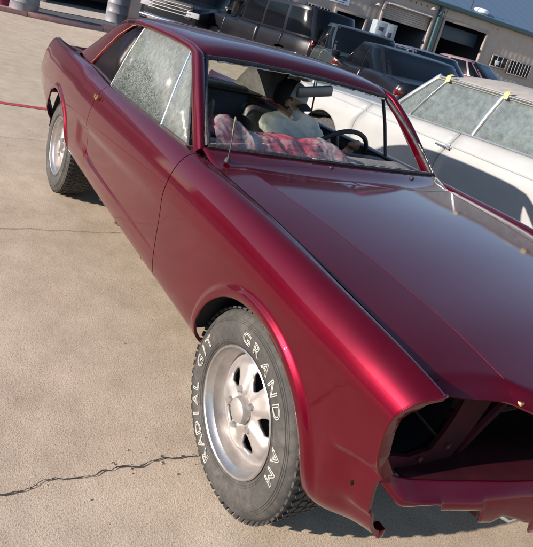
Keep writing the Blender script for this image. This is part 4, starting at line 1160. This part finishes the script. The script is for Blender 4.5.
# ================================================================== OTHER VEHICLES
def vehicle(name, label, cat, sp, loc, heading, group=None, tilt=(0, 0)):
    """car from a measured outline: local x forward, y left, z up; sp holds the outline"""
    root = empty(name, loc); tag(root, label, cat, group)
    root.rotation_euler = (tilt[0], tilt[1], heading)
    hw = sp['hw']; zb = sp['zb']; top = pchip(*zip(*sp['top'])); paint = sp['paint']; glass = sp.get('glass', 'tint'); roofm = sp.get('roof_mat', paint)
    plan = pchip(*zip(*sp.get('plan', [(sp['xr'], hw*.90), (sp['xr']+.5, hw*.985), (0, hw), (sp['xf']-.6, hw*.985), (sp['xf'], hw*.86)])))
    wr = sp['wr']; ar = wr+.055; wz = wr+.01
    sill = sp.get('sill', .055)
    def low(x):
        z = zb
        for wx in sp['wheels']:
            d = abs(x-wx)
            if d < ar: z = max(z, wz+math.sqrt(ar*ar-d*d))
        return z
    prof = sp.get('prof', [(0, -.085), (.07, -.03), (.2, -.010), (.45, 0), (.62, .002), (.80, -.012), (.93, -.035), (1, -.07)])
    pf = pchip(*zip(*prof))
    def sp_pt(x, t, sgn):
        zt = top(x); z0 = low(x); z = z0+(zt-z0)*t; q = (z-zb)/(zt-zb)
        return (x, sgn*(plan(x)+pf(q)), z)
    cuts = [sp['xr']]+sorted(sp['gaps'])+[sp['xf']]
    names = sp['panel_names']
    panels = {}
    for sgn in (1, -1):
        for i in range(len(cuts)-1):
            a, b = cuts[i]+(.004 if i else 0), cuts[i+1]-(.004 if i < len(cuts)-2 else 0)
            xs = set(np.linspace(a, b, 14))
            for wx in sp['wheels']:
                for e in (-1, 1):
                    for k in range(9):
                        x = wx+e*ar*math.cos(math.pi/2*k/8)*.9995
                        if a < x < b: xs.add(x)
            for wx in sp['wheels']:
                for e in (-1, 1):
                    x = wx+e*(ar+.0008)
                    if a < x < b: xs.add(x)
            gc = sp.get('gap_curve')
            P = []
            for x in sorted(xs):
                row = []
                for t in np.linspace(0, 1, 15):
                    p = sp_pt(x, t, sgn)
                    if gc:
                        k = (x-cuts[i])/(cuts[i+1]-cuts[i]); sh = 0
                        if i > 0: sh += gc(p[2])*(1-k)
                        if i < len(cuts)-2: sh += gc(p[2])*k
                        p = (p[0]+sh, p[1], p[2])
                    row.append(p)
                P.append(row)
            o = grid_obj(names[i], P, paint, root, thick=.012, sharp=50); panels[(sgn, i)] = o
    # deck and hood
    cf, cr = sp['cab_front'], sp['cab_rear']; rf, rr = sp['roof_front'], sp['roof_rear']; zr = sp['zroof']; ins = sp['inset']
    def deck(nm, x0, x1):
        if x1-x0 < .05: return
        P = []
        for x in np.linspace(x0, x1, 14):
            e = plan(x)+pf(1); P.append([(x, y, top(x)+.035*(1-(y/e)**2)) for y in np.linspace(-e, e, 17)])
        grid_obj(nm, P, paint, root, thick=.012)
    deck('hood', cf-.10, sp['xf']); deck('trunk_lid', sp['xr'], cr+.10)
    for nm, x, sg in (('front_fascia', sp['xf'], 1), ('rear_fascia', sp['xr'], -1)):
        P = []
        for t in np.linspace(0, 1, 9):
            z = zb+.05+(top(x)-zb-.05)*t; e = plan(x)+pf((z-zb)/(top(x)-zb))
            P.append([(x+sg*.05*(1-(y/e)**2)*math.sin(math.pi*min(1, .25+.6*(1-t))), y, z+(.035*(1-(y/e)**2) if t == 1 else 0)) for y in np.linspace(-e, e, 13)])
        grid_obj(nm, P, paint, root, thick=.012)
        bz = zb+.22; e = plan(x)
        bm = bmesh.new(); tube(bm, [(x-sg*.20, -e-.01, bz), (x+sg*.03, -e*.93, bz), (x+sg*.085, -e*.5, bz), (x+sg*.095, 0, bz), (x+sg*.085, e*.5, bz), (x+sg*.03, e*.93, bz), (x-sg*.20, e+.01, bz)], .085, 10, .9)
        bm_obj('bumper', bm, sp.get('bumper', paint), root)
    # greenhouse
    belt = lambda x: top(x)-.004
    def gy(x, q): # half width of the greenhouse at fraction q of its height
        return (plan(min(max(x, cr), cf))+pf(1)-.005)*(1-q)+(hw-ins)*q
    def gp(xb, xt, q, sgn):
        x = xb+(xt-xb)*q; z = belt(xb)+(zr-.03-belt(xb))*q; return (x, sgn*(gy(x, q)+.012*math.sin(math.pi*q)), z)
    if sp.get('shell'):
        NE = 4.6
        def ext(q):          # rear, front, half width, height of the cabin at q (0 belt .. 1 roof)
            e = q**1.0
            xr_ = cr+(rr-cr)*e-.10*math.sin(math.pi*min(q, 1))*.5; xf_ = cf+(rf-cf)*e+.10*math.sin(math.pi*min(q, 1))*.5
            b = (hw-.075)*(1-q)+(hw-ins)*q+.022*math.sin(math.pi*q)
            zb0 = top((cr+cf)/2)-.03
            return xr_, xf_, b, zb0+(zr-zb0)*(q if q < .8 else .8+.2*math.sin((q-.8)/.2*math.pi/2)*.9)
        def shp(q, th):
            a0, a1, b, z = ext(q); xc, ax = (a0+a1)/2, (a1-a0)/2; c, s2 = math.cos(th), math.sin(th)
            return Vector((xc+ax*math.copysign(abs(c)**(2/NE), c), b*math.copysign(abs(s2)**(2/NE), s2), z))
        ths = [2*math.pi*k/72 for k in range(73)]
        P = [[shp(q, th) for th in ths] for q in list(np.linspace(0, .8, 7))+[.86, .91, .95, .98, 1.]]
        top_ring = P[-1]; cx = sum((p.x for p in top_ring))/len(top_ring)
        for kk in (.93, .8, .6, .35, .0):
            P.append([Vector((cx+(p.x-cx)*kk, p.y*kk, p.z+.030*(1-kk*kk)+.004)) for p in top_ring])
        grid_obj('cabin_shell', P, paint, root)
        def on_side(q, x, sgn, off=.006):
            a0, a1, b, z = ext(q); xc, ax = (a0+a1)/2, (a1-a0)/2; u = min(abs((x-xc)/ax), .999)
            return (x, sgn*(b*(1-u**NE)**(1/NE)+off), z)
        def on_end(q, yf, front, off=.006):
            a0, a1, b, z = ext(q); xc, ax = (a0+a1)/2, (a1-a0)/2
            x = ax*(1-min(abs(yf), .999)**NE)**(1/NE)+off
            return (xc+x if front else xc-x, yf*b, z)
        for nm, fr in (('windshield', True), ('rear_window', False)):
            grid_obj(nm, [[on_end(q, y, fr) for y in np.linspace(-.86, .86, 15)] for q in np.linspace(.10, .90, 9)], glass, root)
        pil = sp['pillars']
        for sgn in (1, -1):
            for i in range(len(pil)-1):
                a, b = pil[i], pil[i+1]; g0 = a[2]*.5+.012; g1 = b[2]*.5+.012
                rows = []
                for q in np.linspace(.10, .84, 8):
                    x0 = a[0]+(a[1]-a[0])*q+g0; x1 = b[0]+(b[1]-b[0])*q-g1
                    if i == 0: x0 += .05
                    if i == len(pil)-2: x1 -= .05
                    rows.append([on_side(q, x0+(x1-x0)*k, sgn) for k in np.linspace(0, 1, 9)])
                grid_obj('side_window', rows, glass, root)
                if sp.get('bright'):
                    tube_obj('sill_trim', [on_side(.07, a[0]+(b[0]-a[0])*k, sgn, .008) for k in np.linspace(.02, .98, 6)], .012, sp['bright'], root, 6)
            if sp.get('bright'):
                tube_obj('window_trim', [on_side(.88, pil[0][1]+(pil[-1][1]-pil[0][1])*k, sgn, .008) for k in np.linspace(.05, .95, 8)], .012, sp['bright'], root, 6)
    else:
        P = []
        for k, x in enumerate(np.linspace(rr-.05, rf+.05, 18)):
            ed = sstep(rr-.05, rr+.16, x)*sstep(rf+.05, rf-.16, x); row = []
            for y in np.linspace(-1, 1, 19):
                yy = y*(hw-ins+.012); row.append((x, yy, zr-.035+(.035+sp.get('roof_crown', .04)*(1-y*y))*(ed**.6)*(1-abs(y)**6)+sp.get('roof_crown', .04)*0))
            P.append(row)
        roof_o = grid_obj('roof', P, roofm, root, thick=.02)
        for nm, xb, xt in (('windshield', cf, rf), ('rear_window', cr, rr)):
            P = []
            sg = 1 if nm == 'windshield' else -1
            for q in np.linspace(.0, 1, 6):
                x = xb+(xt-xb)*q; z = belt(xb)+.02+(zr-.045-belt(xb))*q; e = gy(x, q)
                P.append([(x+sg*.07*(1-(y/e)**2), y, z) for y in np.linspace(-e, e, 11)])
            grid_obj(nm, P, glass, root)
        pil = sp['pillars']            # (x at belt, x at roof, width, material)
        for sgn in (1, -1):
            for (xb, xt, wd, pm) in pil:
                pts = [gp(xb, xt, q, sgn) for q in np.linspace(-.02, 1.02, 7)]
                sweep('pillar', [(x, y-sgn*.010, z) for x, y, z in pts], wd, .030, pm, root, (0, sgn, .2))
            for i in range(len(pil)-1):
                a, b = pil[i], pil[i+1]
                P = [[gp(a[0]+(b[0]-a[0])*k, a[1]+(b[1]-a[1])*k, q, sgn) for k in np.linspace(0, 1, 5)] for q in np.linspace(0, 1, 5)]
                P = [[(x, y-sgn*.010, z) for x, y, z in r] for r in P]
                grid_obj('side_window', P, glass, root)
                if sp.get('bright'):
                    tube_obj('sill_trim', [(x, y+sgn*.012, z+.006) for x, y, z in [gp(a[0]+(b[0]-a[0])*k, 0, 0, sgn) for k in np.linspace(0, 1, 5)]], .008, sp['bright'], root, 6)
            rail = [(x, sgn*(hw-ins+.02), zr-.030) for x in np.linspace(rr, rf, 10)]
            sweep('roof_gutter', rail, .018, .018, sp.get('bright') or 'trim_black', root, (0, sgn, 0))
    # dark inside, so that no light leaks through
    box_obj('chassis', ((sp['xf']+sp['xr'])/2, 0, zb+.05), (sp['xf']-sp['xr']-.5, hw*1.3, .06), 'dark', root)
    for wx in sp['wheels']:
        box_obj('wheel_house', (wx, 0, (zb+wz+ar)/2+.03), (ar*2.1, hw*1.2, wz+ar-zb+.02), 'dark', root)
    for x0, x1 in sp.get('seats', ((-.2, 0.), (-1.0, 0.))):
        for y in (-.38, .38): box_obj('seat', (x0, y*hw/.9, belt(0)-.12), (.16, .46, .62), 'seat', root, Matrix.Rotation(-.2, 3, 'Y'), bev=.06)
    box_obj('dashboard', (cf-.35, 0, belt(cf)-.10), (.35, hw*1.5, .16), 'black', root, bev=.04)
    if sp.get('steer', True):
        bm = bmesh.new(); tube(bm, [(.17*math.cos(2*math.pi*k/24), .17*math.sin(2*math.pi*k/24), 0) for k in range(25)], .013, 6, cap=False)
        q = bm_obj('steering_wheel', bm, 'black', root); q.location = (cf-.60, .38, belt(cf)-.02); q.rotation_euler = (0, R(-60), 0)
    # wheels
    wp = None
    for wx in sp['wheels']:
        for sgn in (1, -1):
            if wp is None:
                wp = empty('wheel'); wp.parent = root
                k = wr/.33
                lathe_obj('tyre', [(.20*k, -.09), (.22*k, -.105), (.27*k, -.112), (.31*k, -.10), (.328*k, -.08), (.33*k, 0), (.328*k, .08), (.31*k, .10), (.2*k, .09)], 'tread', wp, 36)
                lathe_obj('rim', [(.205*k, -.10), (.20*k, -.085), (.17*k, -.06), (.10*k, -.055), (.06*k, -.08), (0, -.085)], 'dull_chrome', wp, 30)
                c = wp
            else: c = copy_tree(wp, root)
            c.location = (wx, sgn*(hw-.135), wr); c.rotation_euler = (0, 0, 0 if sgn < 0 else math.pi)
    # lamps, plates, handles, mirrors
    for (nm, c, s_, m_) in sp.get('lamps', ()):
        for sgn in (1, -1): box_obj(nm, (c[0], sgn*c[1], c[2]), s_, m_, root, bev=.02)
    for i, hx in sp.get('handles', ()):
        for sgn in (1, -1):
            p = sp_pt(hx, .80, sgn); pp = sp_pt(hx, .80, sgn)
            bm = bmesh.new(); y = pp[1]; z = pp[2]
            tube(bm, [(hx-.075, y, z), (hx-.065, y+sgn*.028, z+.002), (hx, y+sgn*.034, z+.003), (hx+.055, y+sgn*.028, z+.002), (hx+.07, y, z)], .009, 8)
            box(bm, (hx-.07, y+sgn*.004, z), (.045, .012, .035), bev=.004)
            bm_obj('door_handle', bm, 'chrome', panels[(sgn, i)])
    if sp.get('mirror'):
        for sgn in (1, -1):
            x = cf-.32; box_obj('side_mirror', (x, sgn*(hw+.06), belt(x)+.10), (.09, .17, .13), paint, root, bev=.035)
    if sp.get('mould'):
        zm = sp['mould']
        for sgn in (1, -1):
            for i in range(len(cuts)-1):
                pts = []
                for x in np.linspace(cuts[i]+.012, cuts[i+1]-.012, 12):
                    q = (zm-zb)/(top(x)-zb); pts.append((x, sgn*(plan(x)+pf(q)+.003), zm))
                tube_obj('moulding', pts, .008, sp.get('mould_mat', paint), panels[(sgn, i)], 6)
    return root, panels, gp

# ---- white sedan parked alongside (front towards -x)
WY = 2.05; WHW = .93
def wx(x): return -(x-(-1.2))         # world x -> local x (heading 180 deg, origin at x = -1.2)
WZ0 = ground_z(0, WY+WHW)
spW = dict(hw=WHW, zb=.30, xf=wx(-4.35), xr=wx(1.35), top=[(wx(1.35), 1.02), (wx(.7), 1.06), (wx(-.3), 1.065), (wx(-1.2), 1.045), (wx(-2.3), 1.01), (wx(-3.2), .98), (wx(-4.0), .94), (wx(-4.35), .90)],
           cab_front=wx(-2.68), cab_rear=wx(.65), roof_front=wx(-2.27), roof_rear=wx(.15), zroof=1.445, roof_crown=.085, inset=.17, wr=.335, wheels=[wx(-3.45), wx(.35)],
           gaps=[wx(-.62), wx(-1.79), wx(-2.90)], panel_names=['quarter_panel', 'rear_door', 'front_door', 'front_fender'], paint='white_paint', roof_mat='roof_white', glass='glass_white', bright='dull_chrome',
           pillars=[(wx(.62), wx(.12), .12, 'white_paint'), (wx(-.52), wx(-.55), .030, 'dull_chrome'), (wx(-1.70), wx(-1.60), .036, 'dull_chrome'), (wx(-2.42), wx(-2.17), .016, 'dull_chrome'), (wx(-2.68), wx(-2.29), .04, 'dull_chrome')],
           gap_curve=lambda z: .10*sstep(1.02, .70, z), handles=((2, wx(-1.87)), (1, wx(-.72))), mould=.905, mould_mat='white_paint', bumper='chrome',
           prof=[(0, -.10), (.07, -.045), (.2, -.012), (.45, 0), (.70, .004), (.80, -.010), (.93, -.05), (1, -.085)],
           lamps=[('headlamp', (wx(-4.40), .62, .74), (.04, .36, .16), 'clear_lens'), ('tail_lamp', (wx(1.40), .70, .74), (.04, .26, .18), 'red_lens')])
wroot, wpan, wgp = vehicle('white_sedan', 'dusty white four door sedan with taped roof gutter parked beside the red coupe', 'car', spW, (-1.2, WY+WHW, WZ0), math.pi)
# yellow masking tape folded over the gutter
for x in (-2.16, -1.56, -.85):
    bm = bmesh.new(); px = wx(x)
    yo = WHW-.17
    box(bm, (px, yo+.034, 1.412), (.045, .004, .05), Matrix.Rotation(.15, 3, 'X'), bev=.001); box(bm, (px+.004, yo+.008, 1.447), (.04, .055, .004), Matrix.Rotation(-.35, 3, 'X'), bev=.001)
    bm_obj('masking_tape', bm, 'yellow_tape', wroot)
# crumpled sheet lying on its roof
def crumple(name, label, cat, cx, cy, lx, ly, z0, amp, mat, seed, zf):
    P = []
    for i in range(50):
        row = []
        for j in range(34):
            u = i/49-.5; v = j/33-.5; q = Vector((u*lx*5, v*ly*5, seed))
            ed = sstep(.5, .36, abs(u))*sstep(.5, .36, abs(v))
            r1 = 1-abs(noise.noise(q*1.3))*2; r2 = 1-abs(noise.noise(q*3.1))*2
            x = cx+u*lx*(1+.15*noise.noise(q*.8)); y = cy+v*ly*(1+.15*noise.noise(q*.8+Vector((3, 3, 3))))
            row.append((x, y, zf(x, y)+.006+amp*ed*max(0, .55*r1+.25*r2+.25)))
        P.append(row)
    o = grid_obj(name, P, mat); md = o.modifiers.new('t', 'SOLIDIFY'); md.thickness = .003
    tag(o, label, cat)
crumple('drop_cloth', 'crumpled pale sheet lying on the roof of the white sedan', 'sheet', -.95, WY+WHW+.05, 1.5, .7, 0, .085, 'cloth_pale', 3.3, lambda x, y: WZ0+1.535-.12*((y-WY-WHW)/.76)**2)

# ---- cars in the yard in front of the workshop
def at(px, py, depth):
    d = f_+r_*(px-266.5)/FPX-u_*(py-273.5-CY)/FPX; return CAM+d*depth
def spot(px, depth):
    p = at(px, 60, depth); return (p[0], p[1], ground_z(p[0], p[1]))
def gen(hw, L, H, belt, wr, paint, kind, **kw):
    xf = L/2; xr = -L/2
    if kind == 'suv':
        d = dict(top=[(xr, belt), (0, belt), (xf-1.35, belt-.01), (xf-.25, belt-.12), (xf, belt-.22)], cab_front=xf-1.25, cab_rear=xr+.06, roof_front=xf-1.85, roof_rear=xr+.30,
                 pillars=[(xr+.08, xr+.32, .13, paint), (xr+1.05, xr+1.10, .09, 'trim_black'), (xr+1.95, xr+1.95, .07, 'trim_black'), (xf-2.05, xf-2.05, .05, 'trim_black'), (xf-1.25, xf-1.85, .06, 'trim_black')], gaps=[xr+1.05, xr+2.0, xf-1.35])
    elif kind == 'sedan':
        d = dict(top=[(xr, belt-.02), (xr+.9, belt+.02), (0, belt), (xf-1.5, belt-.03), (xf-.3, belt-.14), (xf, belt-.24)], cab_front=xf-1.35, cab_rear=xr+.75, roof_front=xf-2.05, roof_rear=xr+1.45,
                 pillars=[(xr+.78, xr+1.42, .10, paint), (xr+1.25, xr+1.60, .04, 'trim_black'), (xr+2.10, xr+2.15, .06, 'trim_black'), (xf-1.35, xf-2.05, .05, 'trim_black')], gaps=[xr+1.15, xr+2.15, xf-1.45])
    else: # coupe
        d = dict(top=[(xr, belt-.01), (xr+.8, belt+.03), (0, belt-.02), (xf-1.7, belt-.02), (xf-.3, belt-.12), (xf, belt-.22)], cab_front=xf-1.55, cab_rear=xr+.55, roof_front=xf-2.3, roof_rear=xr+1.45,
                 pillars=[(xr+.60, xr+1.40, .16, paint), (xr+1.65, xr+1.80, .05, 'trim_black'), (xf-1.55, xf-2.3, .05, 'trim_black')], gaps=[xr+1.55, xf-1.6])
    n = len(d['gaps'])
    d.update(hw=hw, zb=.24 if kind != 'suv' else .34, xf=xf, xr=xr, zroof=H, inset=.20 if kind != 'suv' else .14, wr=wr, wheels=[xf-.95, xr+.98], paint=paint, mirror=True, shell=True,
             panel_names=['quarter_panel']+['door']*(n-1)+['front_fender'], seats=((-.1, 0),),
             lamps=[('headlamp', (xf-.01, hw-.30, belt-.33), (.10, .38, .15), 'clear_lens'), ('tail_lamp', (xr+.03, hw-.16, belt-.16), (.08, .10 if kind == 'suv' else .18, .08 if kind != 'suv' else .30), 'red_lens')])
    d.update(kw); return d
G = 'cars parked by the workshop'
vd = math.degrees(YAW)
sx = spot(268, 15.5)
suv, sp_, _ = vehicle('black_suv', 'tall black sport utility vehicle showing a red tail lamp, left of the other parked cars', 'suv', gen(.98, 4.9, 1.88, 1.14, .38, 'car_black', 'suv'), sx, R(vd+42), G)
box_obj('bumper_step_pad', (-2.56, 0, .80), (.06, 1.5, .05), 'amber', suv, bev=.015)
box_obj('licence_plate', (-2.50, 0, .98), (.02, .32, .16), 'sign_white', suv, bev=.004)
vehicle('dark_hatchback', 'dark green grey hatchback parked between the black suv and black coupe', 'car', gen(.90, 4.3, 1.60, 1.02, .33, 'car_green', 'sedan', glass='tint'), spot(350, 13.), R(vd+8), G)
vehicle('black_coupe', 'low black coupe with wide rear haunches parked nearest behind the white sedan', 'car', gen(.94, 4.7, 1.44, 1.0, .34, 'car_black', 'coupe'), spot(396, 10.5), R(vd+14), G)
vehicle('grey_sedan', 'silver grey sedan with bright window trim parked behind the black coupe', 'car', gen(.90, 4.6, 1.46, .98, .33, 'car_silver', 'sedan', bright='chrome'), spot(413, 14.), R(vd+22), G)
vehicle('maroon_sedan', 'dull maroon sedan parked furthest right below the barred windows', 'car', gen(.90, 4.6, 1.42, .94, .33, 'car_maroon', 'sedan'), spot(457, 18), R(vd+45), G)
pk, pp_, _ = vehicle('black_pickup', 'black pickup truck facing the lot with chrome grille bars', 'truck', gen(1.0, 5.4, 1.92, 1.22, .40, 'car_black', 'suv', bumper='chrome'), spot(196, 18.5), R(vd+180-12), None)
for k in range(4): box_obj('grille_bar', (2.74, 0, .82+.085*k), (.05, 1.25, .025), 'grey_plastic', pk, bev=.01)
box_obj('grille_frame', (2.72, 0, .95), (.03, 1.35, .42), 'black', pk, bev=.03)

# ================================================================== WORKSHOP BUILDING
def build_workshop():
    P0 = (-17.6157, 19.7093, 0); root = empty('workshop_building', P0, (0, 0, R(78)))
    tag(root, 'long low grey metal workshop with open service bays and teal gutter', 'building')
    H = 4.30; U0, U1 = -34., 16.
    def wall(u0, u1, z0, z1, y=0., mat='siding', nm='wall_panel'):
        n = max(2, int((u1-u0)/.075)); P = []
        for k in range(n+1):
            u = u0+(u1-u0)*k/n; d = -.005 if (k % 4) in (1, 2) else 0.
            P.append([(u, y+d, z0), (u, y+d, z1)])
        return grid_obj(nm, P, mat, root, smooth=False, thick=.03)
    bays = [(-.8, 1.7, 3.75), (-4.0, -1.5, 3.66), (-6.2, -4.75, 2.78), (-17.5, -14.8, 3.4)]
    op = sorted(bays+[(-7.6, -6.45, 0)])
    edges = [U0]+[v for b in sorted(bays) for v in b[:2]]+[U1]
    for k in range(0, len(edges), 2): wall(edges[k], edges[k+1], -.2, H, mat='siding' if k != 4 else 'siding2')
    for (a, b, t) in bays:
        wall(a, b, t, H)
        box_obj('bay_jamb', (a-.05, -.05, t/2), (.12, .10, t), 'siding2', root); box_obj('bay_jamb', (b+.05, -.05, t/2), (.12, .10, t), 'siding2', root)
        box_obj('bay_lintel', ((a+b)/2, -.05, t+.05), (b-a+.22, .10, .12), 'siding2', root)
        P = [[(u, y, z) for y in (.1, 7)] for u, z in ((a-.6, -.05), (b+.6, -.05))]
        wallm = 'bay_wall'
        box_obj('bay_back_wall', ((a+b)/2, 7.0, 1.9), (b-a+1.4, .1, 4.4), wallm, root)
        box_obj('bay_side_wall', (a-.65, 3.5, 1.9), (.1, 7., 4.4), 'bay_dark', root); box_obj('bay_side_wall', (b+.65, 3.5, 1.9), (.1, 7., 4.4), 'bay_dark', root)
        box_obj('bay_ceiling', ((a+b)/2, 3.5, 4.08), (b-a+1.4, 7., .08), 'bay_dark', root)
    # half-lowered shutter in the middle bay with its slats
    for k in range(7): box_obj('shutter_slat', (-2.75, .06, 3.62-.088*k), (2.48, .03, .082), 'shutter', root, bev=.006)
    box_obj('shutter_slat', (.45, .5, 3.30), (2.48, .03, .62), 'blue_panel', root, bev=.01)
    tube_obj('door_track', [(-3.9, -.12, 3.70), (-1.55, -.12, 3.70)], .025, 'sign_white', root, 6)
    tube_obj('light_tube', [(-.65, .9, 3.42), (.45, .9, 3.42)], .045, 'tube', root, 8)
    box_obj('workbench', (.8, 5., .6), (1.6, .7, 1.2), 'grey_plastic', root, bev=.02)
    box_obj('shop_shelf', (-.2, 6.2, 1.2), (.5, .5, 2.4), 'car_grey', root, bev=.02)
    # teal gutter, downpipe and roof
    g = box_obj('gutter', ((U0+U1)/2, -.14, 4.36), (U1-U0, .22, .20), 'gutter', root, bev=.03)
    box_obj('downpipe', (-1.18, -.12, 2.1), (.18, .14, 4.4), 'gutter', root, bev=.03)
    box_obj('downpipe', (-8.4, -.10, 2.1), (.12, .12, 4.4), 'gutter', root, bev=.03)
    P = []
    for k in range(241):
        u = U0+(U1-U0)*k/240; d = .02 if (k % 4) in (1, 2) else 0
        P.append([(u, -.05, 4.47+d*.4), (u, 9, 4.47+9*.42+d*.4), (u, 18, 4.47+d*.4)])
    grid_obj('roof_sheet', P, 'roofmetal', root, smooth=False)
    box_obj('rear_wall', ((U0+U1)/2, 18, 2.1), (U1-U0, .1, 4.6), 'siding', root)
    for u in (U0, U1):
        grid_obj('end_wall', [[(u, 0, -.2), (u, 0, 4.4)], [(u, 9, -.2), (u, 9, 8.1)], [(u, 18, -.2), (u, 18, 4.4)]], 'siding', root, smooth=False, thick=.05)
    # windows: dark barred panes
    def window(u0, u1, z0, z1, bars, vertical=True):
        wn = box_obj('window', ((u0+u1)/2, -.045, (z0+z1)/2), (u1-u0, .04, z1-z0), 'tint', root, bev=.004)
        for (c, s_) in ((((u0+u1)/2, -.07, z1), (u1-u0+.08, .05, .06)), (((u0+u1)/2, -.07, z0), (u1-u0+.08, .06, .06)), ((u0, -.07, (z0+z1)/2), (.06, .05, z1-z0)), ((u1, -.07, (z0+z1)/2), (.06, .05, z1-z0))):
            box_obj('frame', c, s_, 'siding2', wn, bev=.004)
        for k in range(bars):
            t = (k+1)/(bars+1)
            if vertical: box_obj('bar', (u0+(u1-u0)*t, -.085, (z0+z1)/2), (.03, .03, z1-z0), 'grey_plastic', wn, bev=.004)
            else: box_obj('bar', ((u0+u1)/2, -.085, z0+(z1-z0)*t), (u1-u0, .03, .03), 'grey_plastic', wn, bev=.004)
    window(2.52, 3.46, 2.42, 2.95, 2); window(3.66, 5.02, 2.30, 2.96, 6); window(-7.56, -6.5, 2.02, 2.72, 6)
    window(5.6, 6.6, 2.3, 2.95, 3)
    nb = box_obj('notice', (2.85, -.11, 2.62), (.26, .01, .20), 'sign_white', root, bev=.002)
    # sign board with blue lettering strokes too small to read
    sb_ = box_obj('sign_board', (-6.22, -.06, 3.22), (.95, .04, .30), 'sign_white', root, bev=.006)
    box_obj('lettering', (-6.22, -.085, 3.25), (.70, .006, .05), 'sign_blue', sb_, bev=.001); box_obj('lettering', (-6.22, -.085, 3.15), (.50, .006, .035), 'sign_blue', sb_, bev=.001)
    # vent cowl on the gutter line, aerial
    o = lathe_obj('roof_vent', [(.22, 0), (.30, .02), (.36, .08), (.36, .20), (.28, .27), (0, .29)], 'sign_white', root, 28, 'Z'); o.location = (1.3, .40, 4.52)
    tube_obj('roof_aerial', [(.55, .2, 4.45), (.55, .2, 5.6)], .02, 'dark', root, 6); tube_obj('roof_aerial', [(.30, .2, 5.1), (.95, .2, 5.2)], .016, 'dark', root, 6)
    lampo = lathe_obj('wall_lamp', [(.02, .12), (.10, .05), (.14, 0), (0, 0)], 'grey_plastic', root, 16, 'Z'); lampo.location = (-1.75, -.30, 3.98)
    lampo = lathe_obj('wall_lamp', [(.02, .12), (.10, .05), (.14, 0), (0, 0)], 'clear_lens', root, 16, 'Z'); lampo.location = (-4.45, -.22, 3.45)
    # boarded gate beside the dark blue panel
    for k in range(7): box_obj('gate_board', (-12.25+.155*k, -.16, 1.15), (.145, .03, 2.3), 'wood', root, bev=.006)
    box_obj('door_panel', (-10.45, -.12, 1.25), (1.45, .05, 2.5), 'blue_panel', root, bev=.01)
build_workshop()
# pale cabinet standing in front of the bays
def cabinet():
    P0 = Vector((-17.6157, 19.7093, 0)); d = Vector((.2079, .9781, 0)); n = Vector((.9781, -.2079, 0))
    p = P0+d*-4.25+n*.9; p.z = ground_z(p.x, p.y)
    c = empty('metal_cabinet', p, (0, 0, R(78))); tag(c, 'pale blue white metal cabinet standing between two service bays', 'cabinet')
    z0 = 2.84-p.z
    box_obj('carcass', (0, 0, z0/2), (1.02, .45, z0), 'cab_blue', c, bev=.02)
    box_obj('door', (-.25, -.235, z0/2+.05), (.47, .02, z0-.2), 'cab_blue', c, bev=.008); box_obj('door', (.25, -.235, z0/2+.05), (.47, .02, z0-.2), 'cab_blue', c, bev=.008)
    for x, z, w_, h in ((-.25, z0-.32, .26, .16), (.22, z0-.5, .20, .26), (-.05, z0-.62, .22, .12)): box_obj('vent_grille', (x, -.25, z), (w_, .012, h), 'bay_dark', c, bev=.004)
cabinet()
# drums by the kerb
def drum(px, py, mat, label, h=.95, r=.36, depth=None):
    d = f_+r_*(px-266.5)/FPX-u_*(py-273.5-CY)/FPX; t = -CAM[2]/d[2]; p = CAM+d*(depth or t)
    o = empty('steel_drum', (p[0], p[1], ground_z(p[0], p[1]))); tag(o, label, 'drum')
    lathe_obj('shell', [(0, 0), (r, 0), (r+.008, .01), (r, .03), (r, h*.33), (r+.014, h*.345), (r, h*.36), (r, h*.64), (r+.014, h*.655), (r, h*.67), (r, h-.03), (r+.01, h-.01), (r, h), (r-.012, h-.02)], mat, o, 40, 'Z', sharp=60)
    lathe_obj('lid', [(r-.014, h-.018), (0, h-.018)], mat, o, 40, 'Z'); return o
drum(23, 14.5, 'drum', 'grey steel drum standing on the red painted kerb line'); drum(2, 5, 'drum_red', 'dark red steel drum at the left edge beside the grey one')
drum(118, 9, 'drum', 'grey steel drum far back near the pickup truck', depth=19.)

# ================================================================== low building across the lot, the dark band mirrored along the car's side
def build_opposite():
    root = empty('opposite_building', (-6, -27, 0)); tag(root, 'long low brown building across the lot, mirrored as a dark band in the red paint', 'building')
    H = 7.0; L = 70
    for k in range(14):
        u = -L/2+L*(k+.5)/14
        box_obj('wall_bay', (u, 0, H/2), (L/14-.03, .4, H), 'siding2', root, bev=.02)
        box_obj('bay_door', (u, .22, 1.7), (L/14*.62, .08, 3.4), 'blue_panel', root, bev=.02)
    box_obj('roof_slab', (0, -5, H+.12), (L+.6, 11, .24), 'roofmetal', root, bev=.03)
    box_obj('rear_wall', (0, -10, H/2), (L, .3, H), 'siding2', root, bev=.02)
    for u in (-L/2, L/2): box_obj('end_wall', (u, -5, H/2), (.3, 10, H), 'siding2', root, bev=.02)
build_opposite()
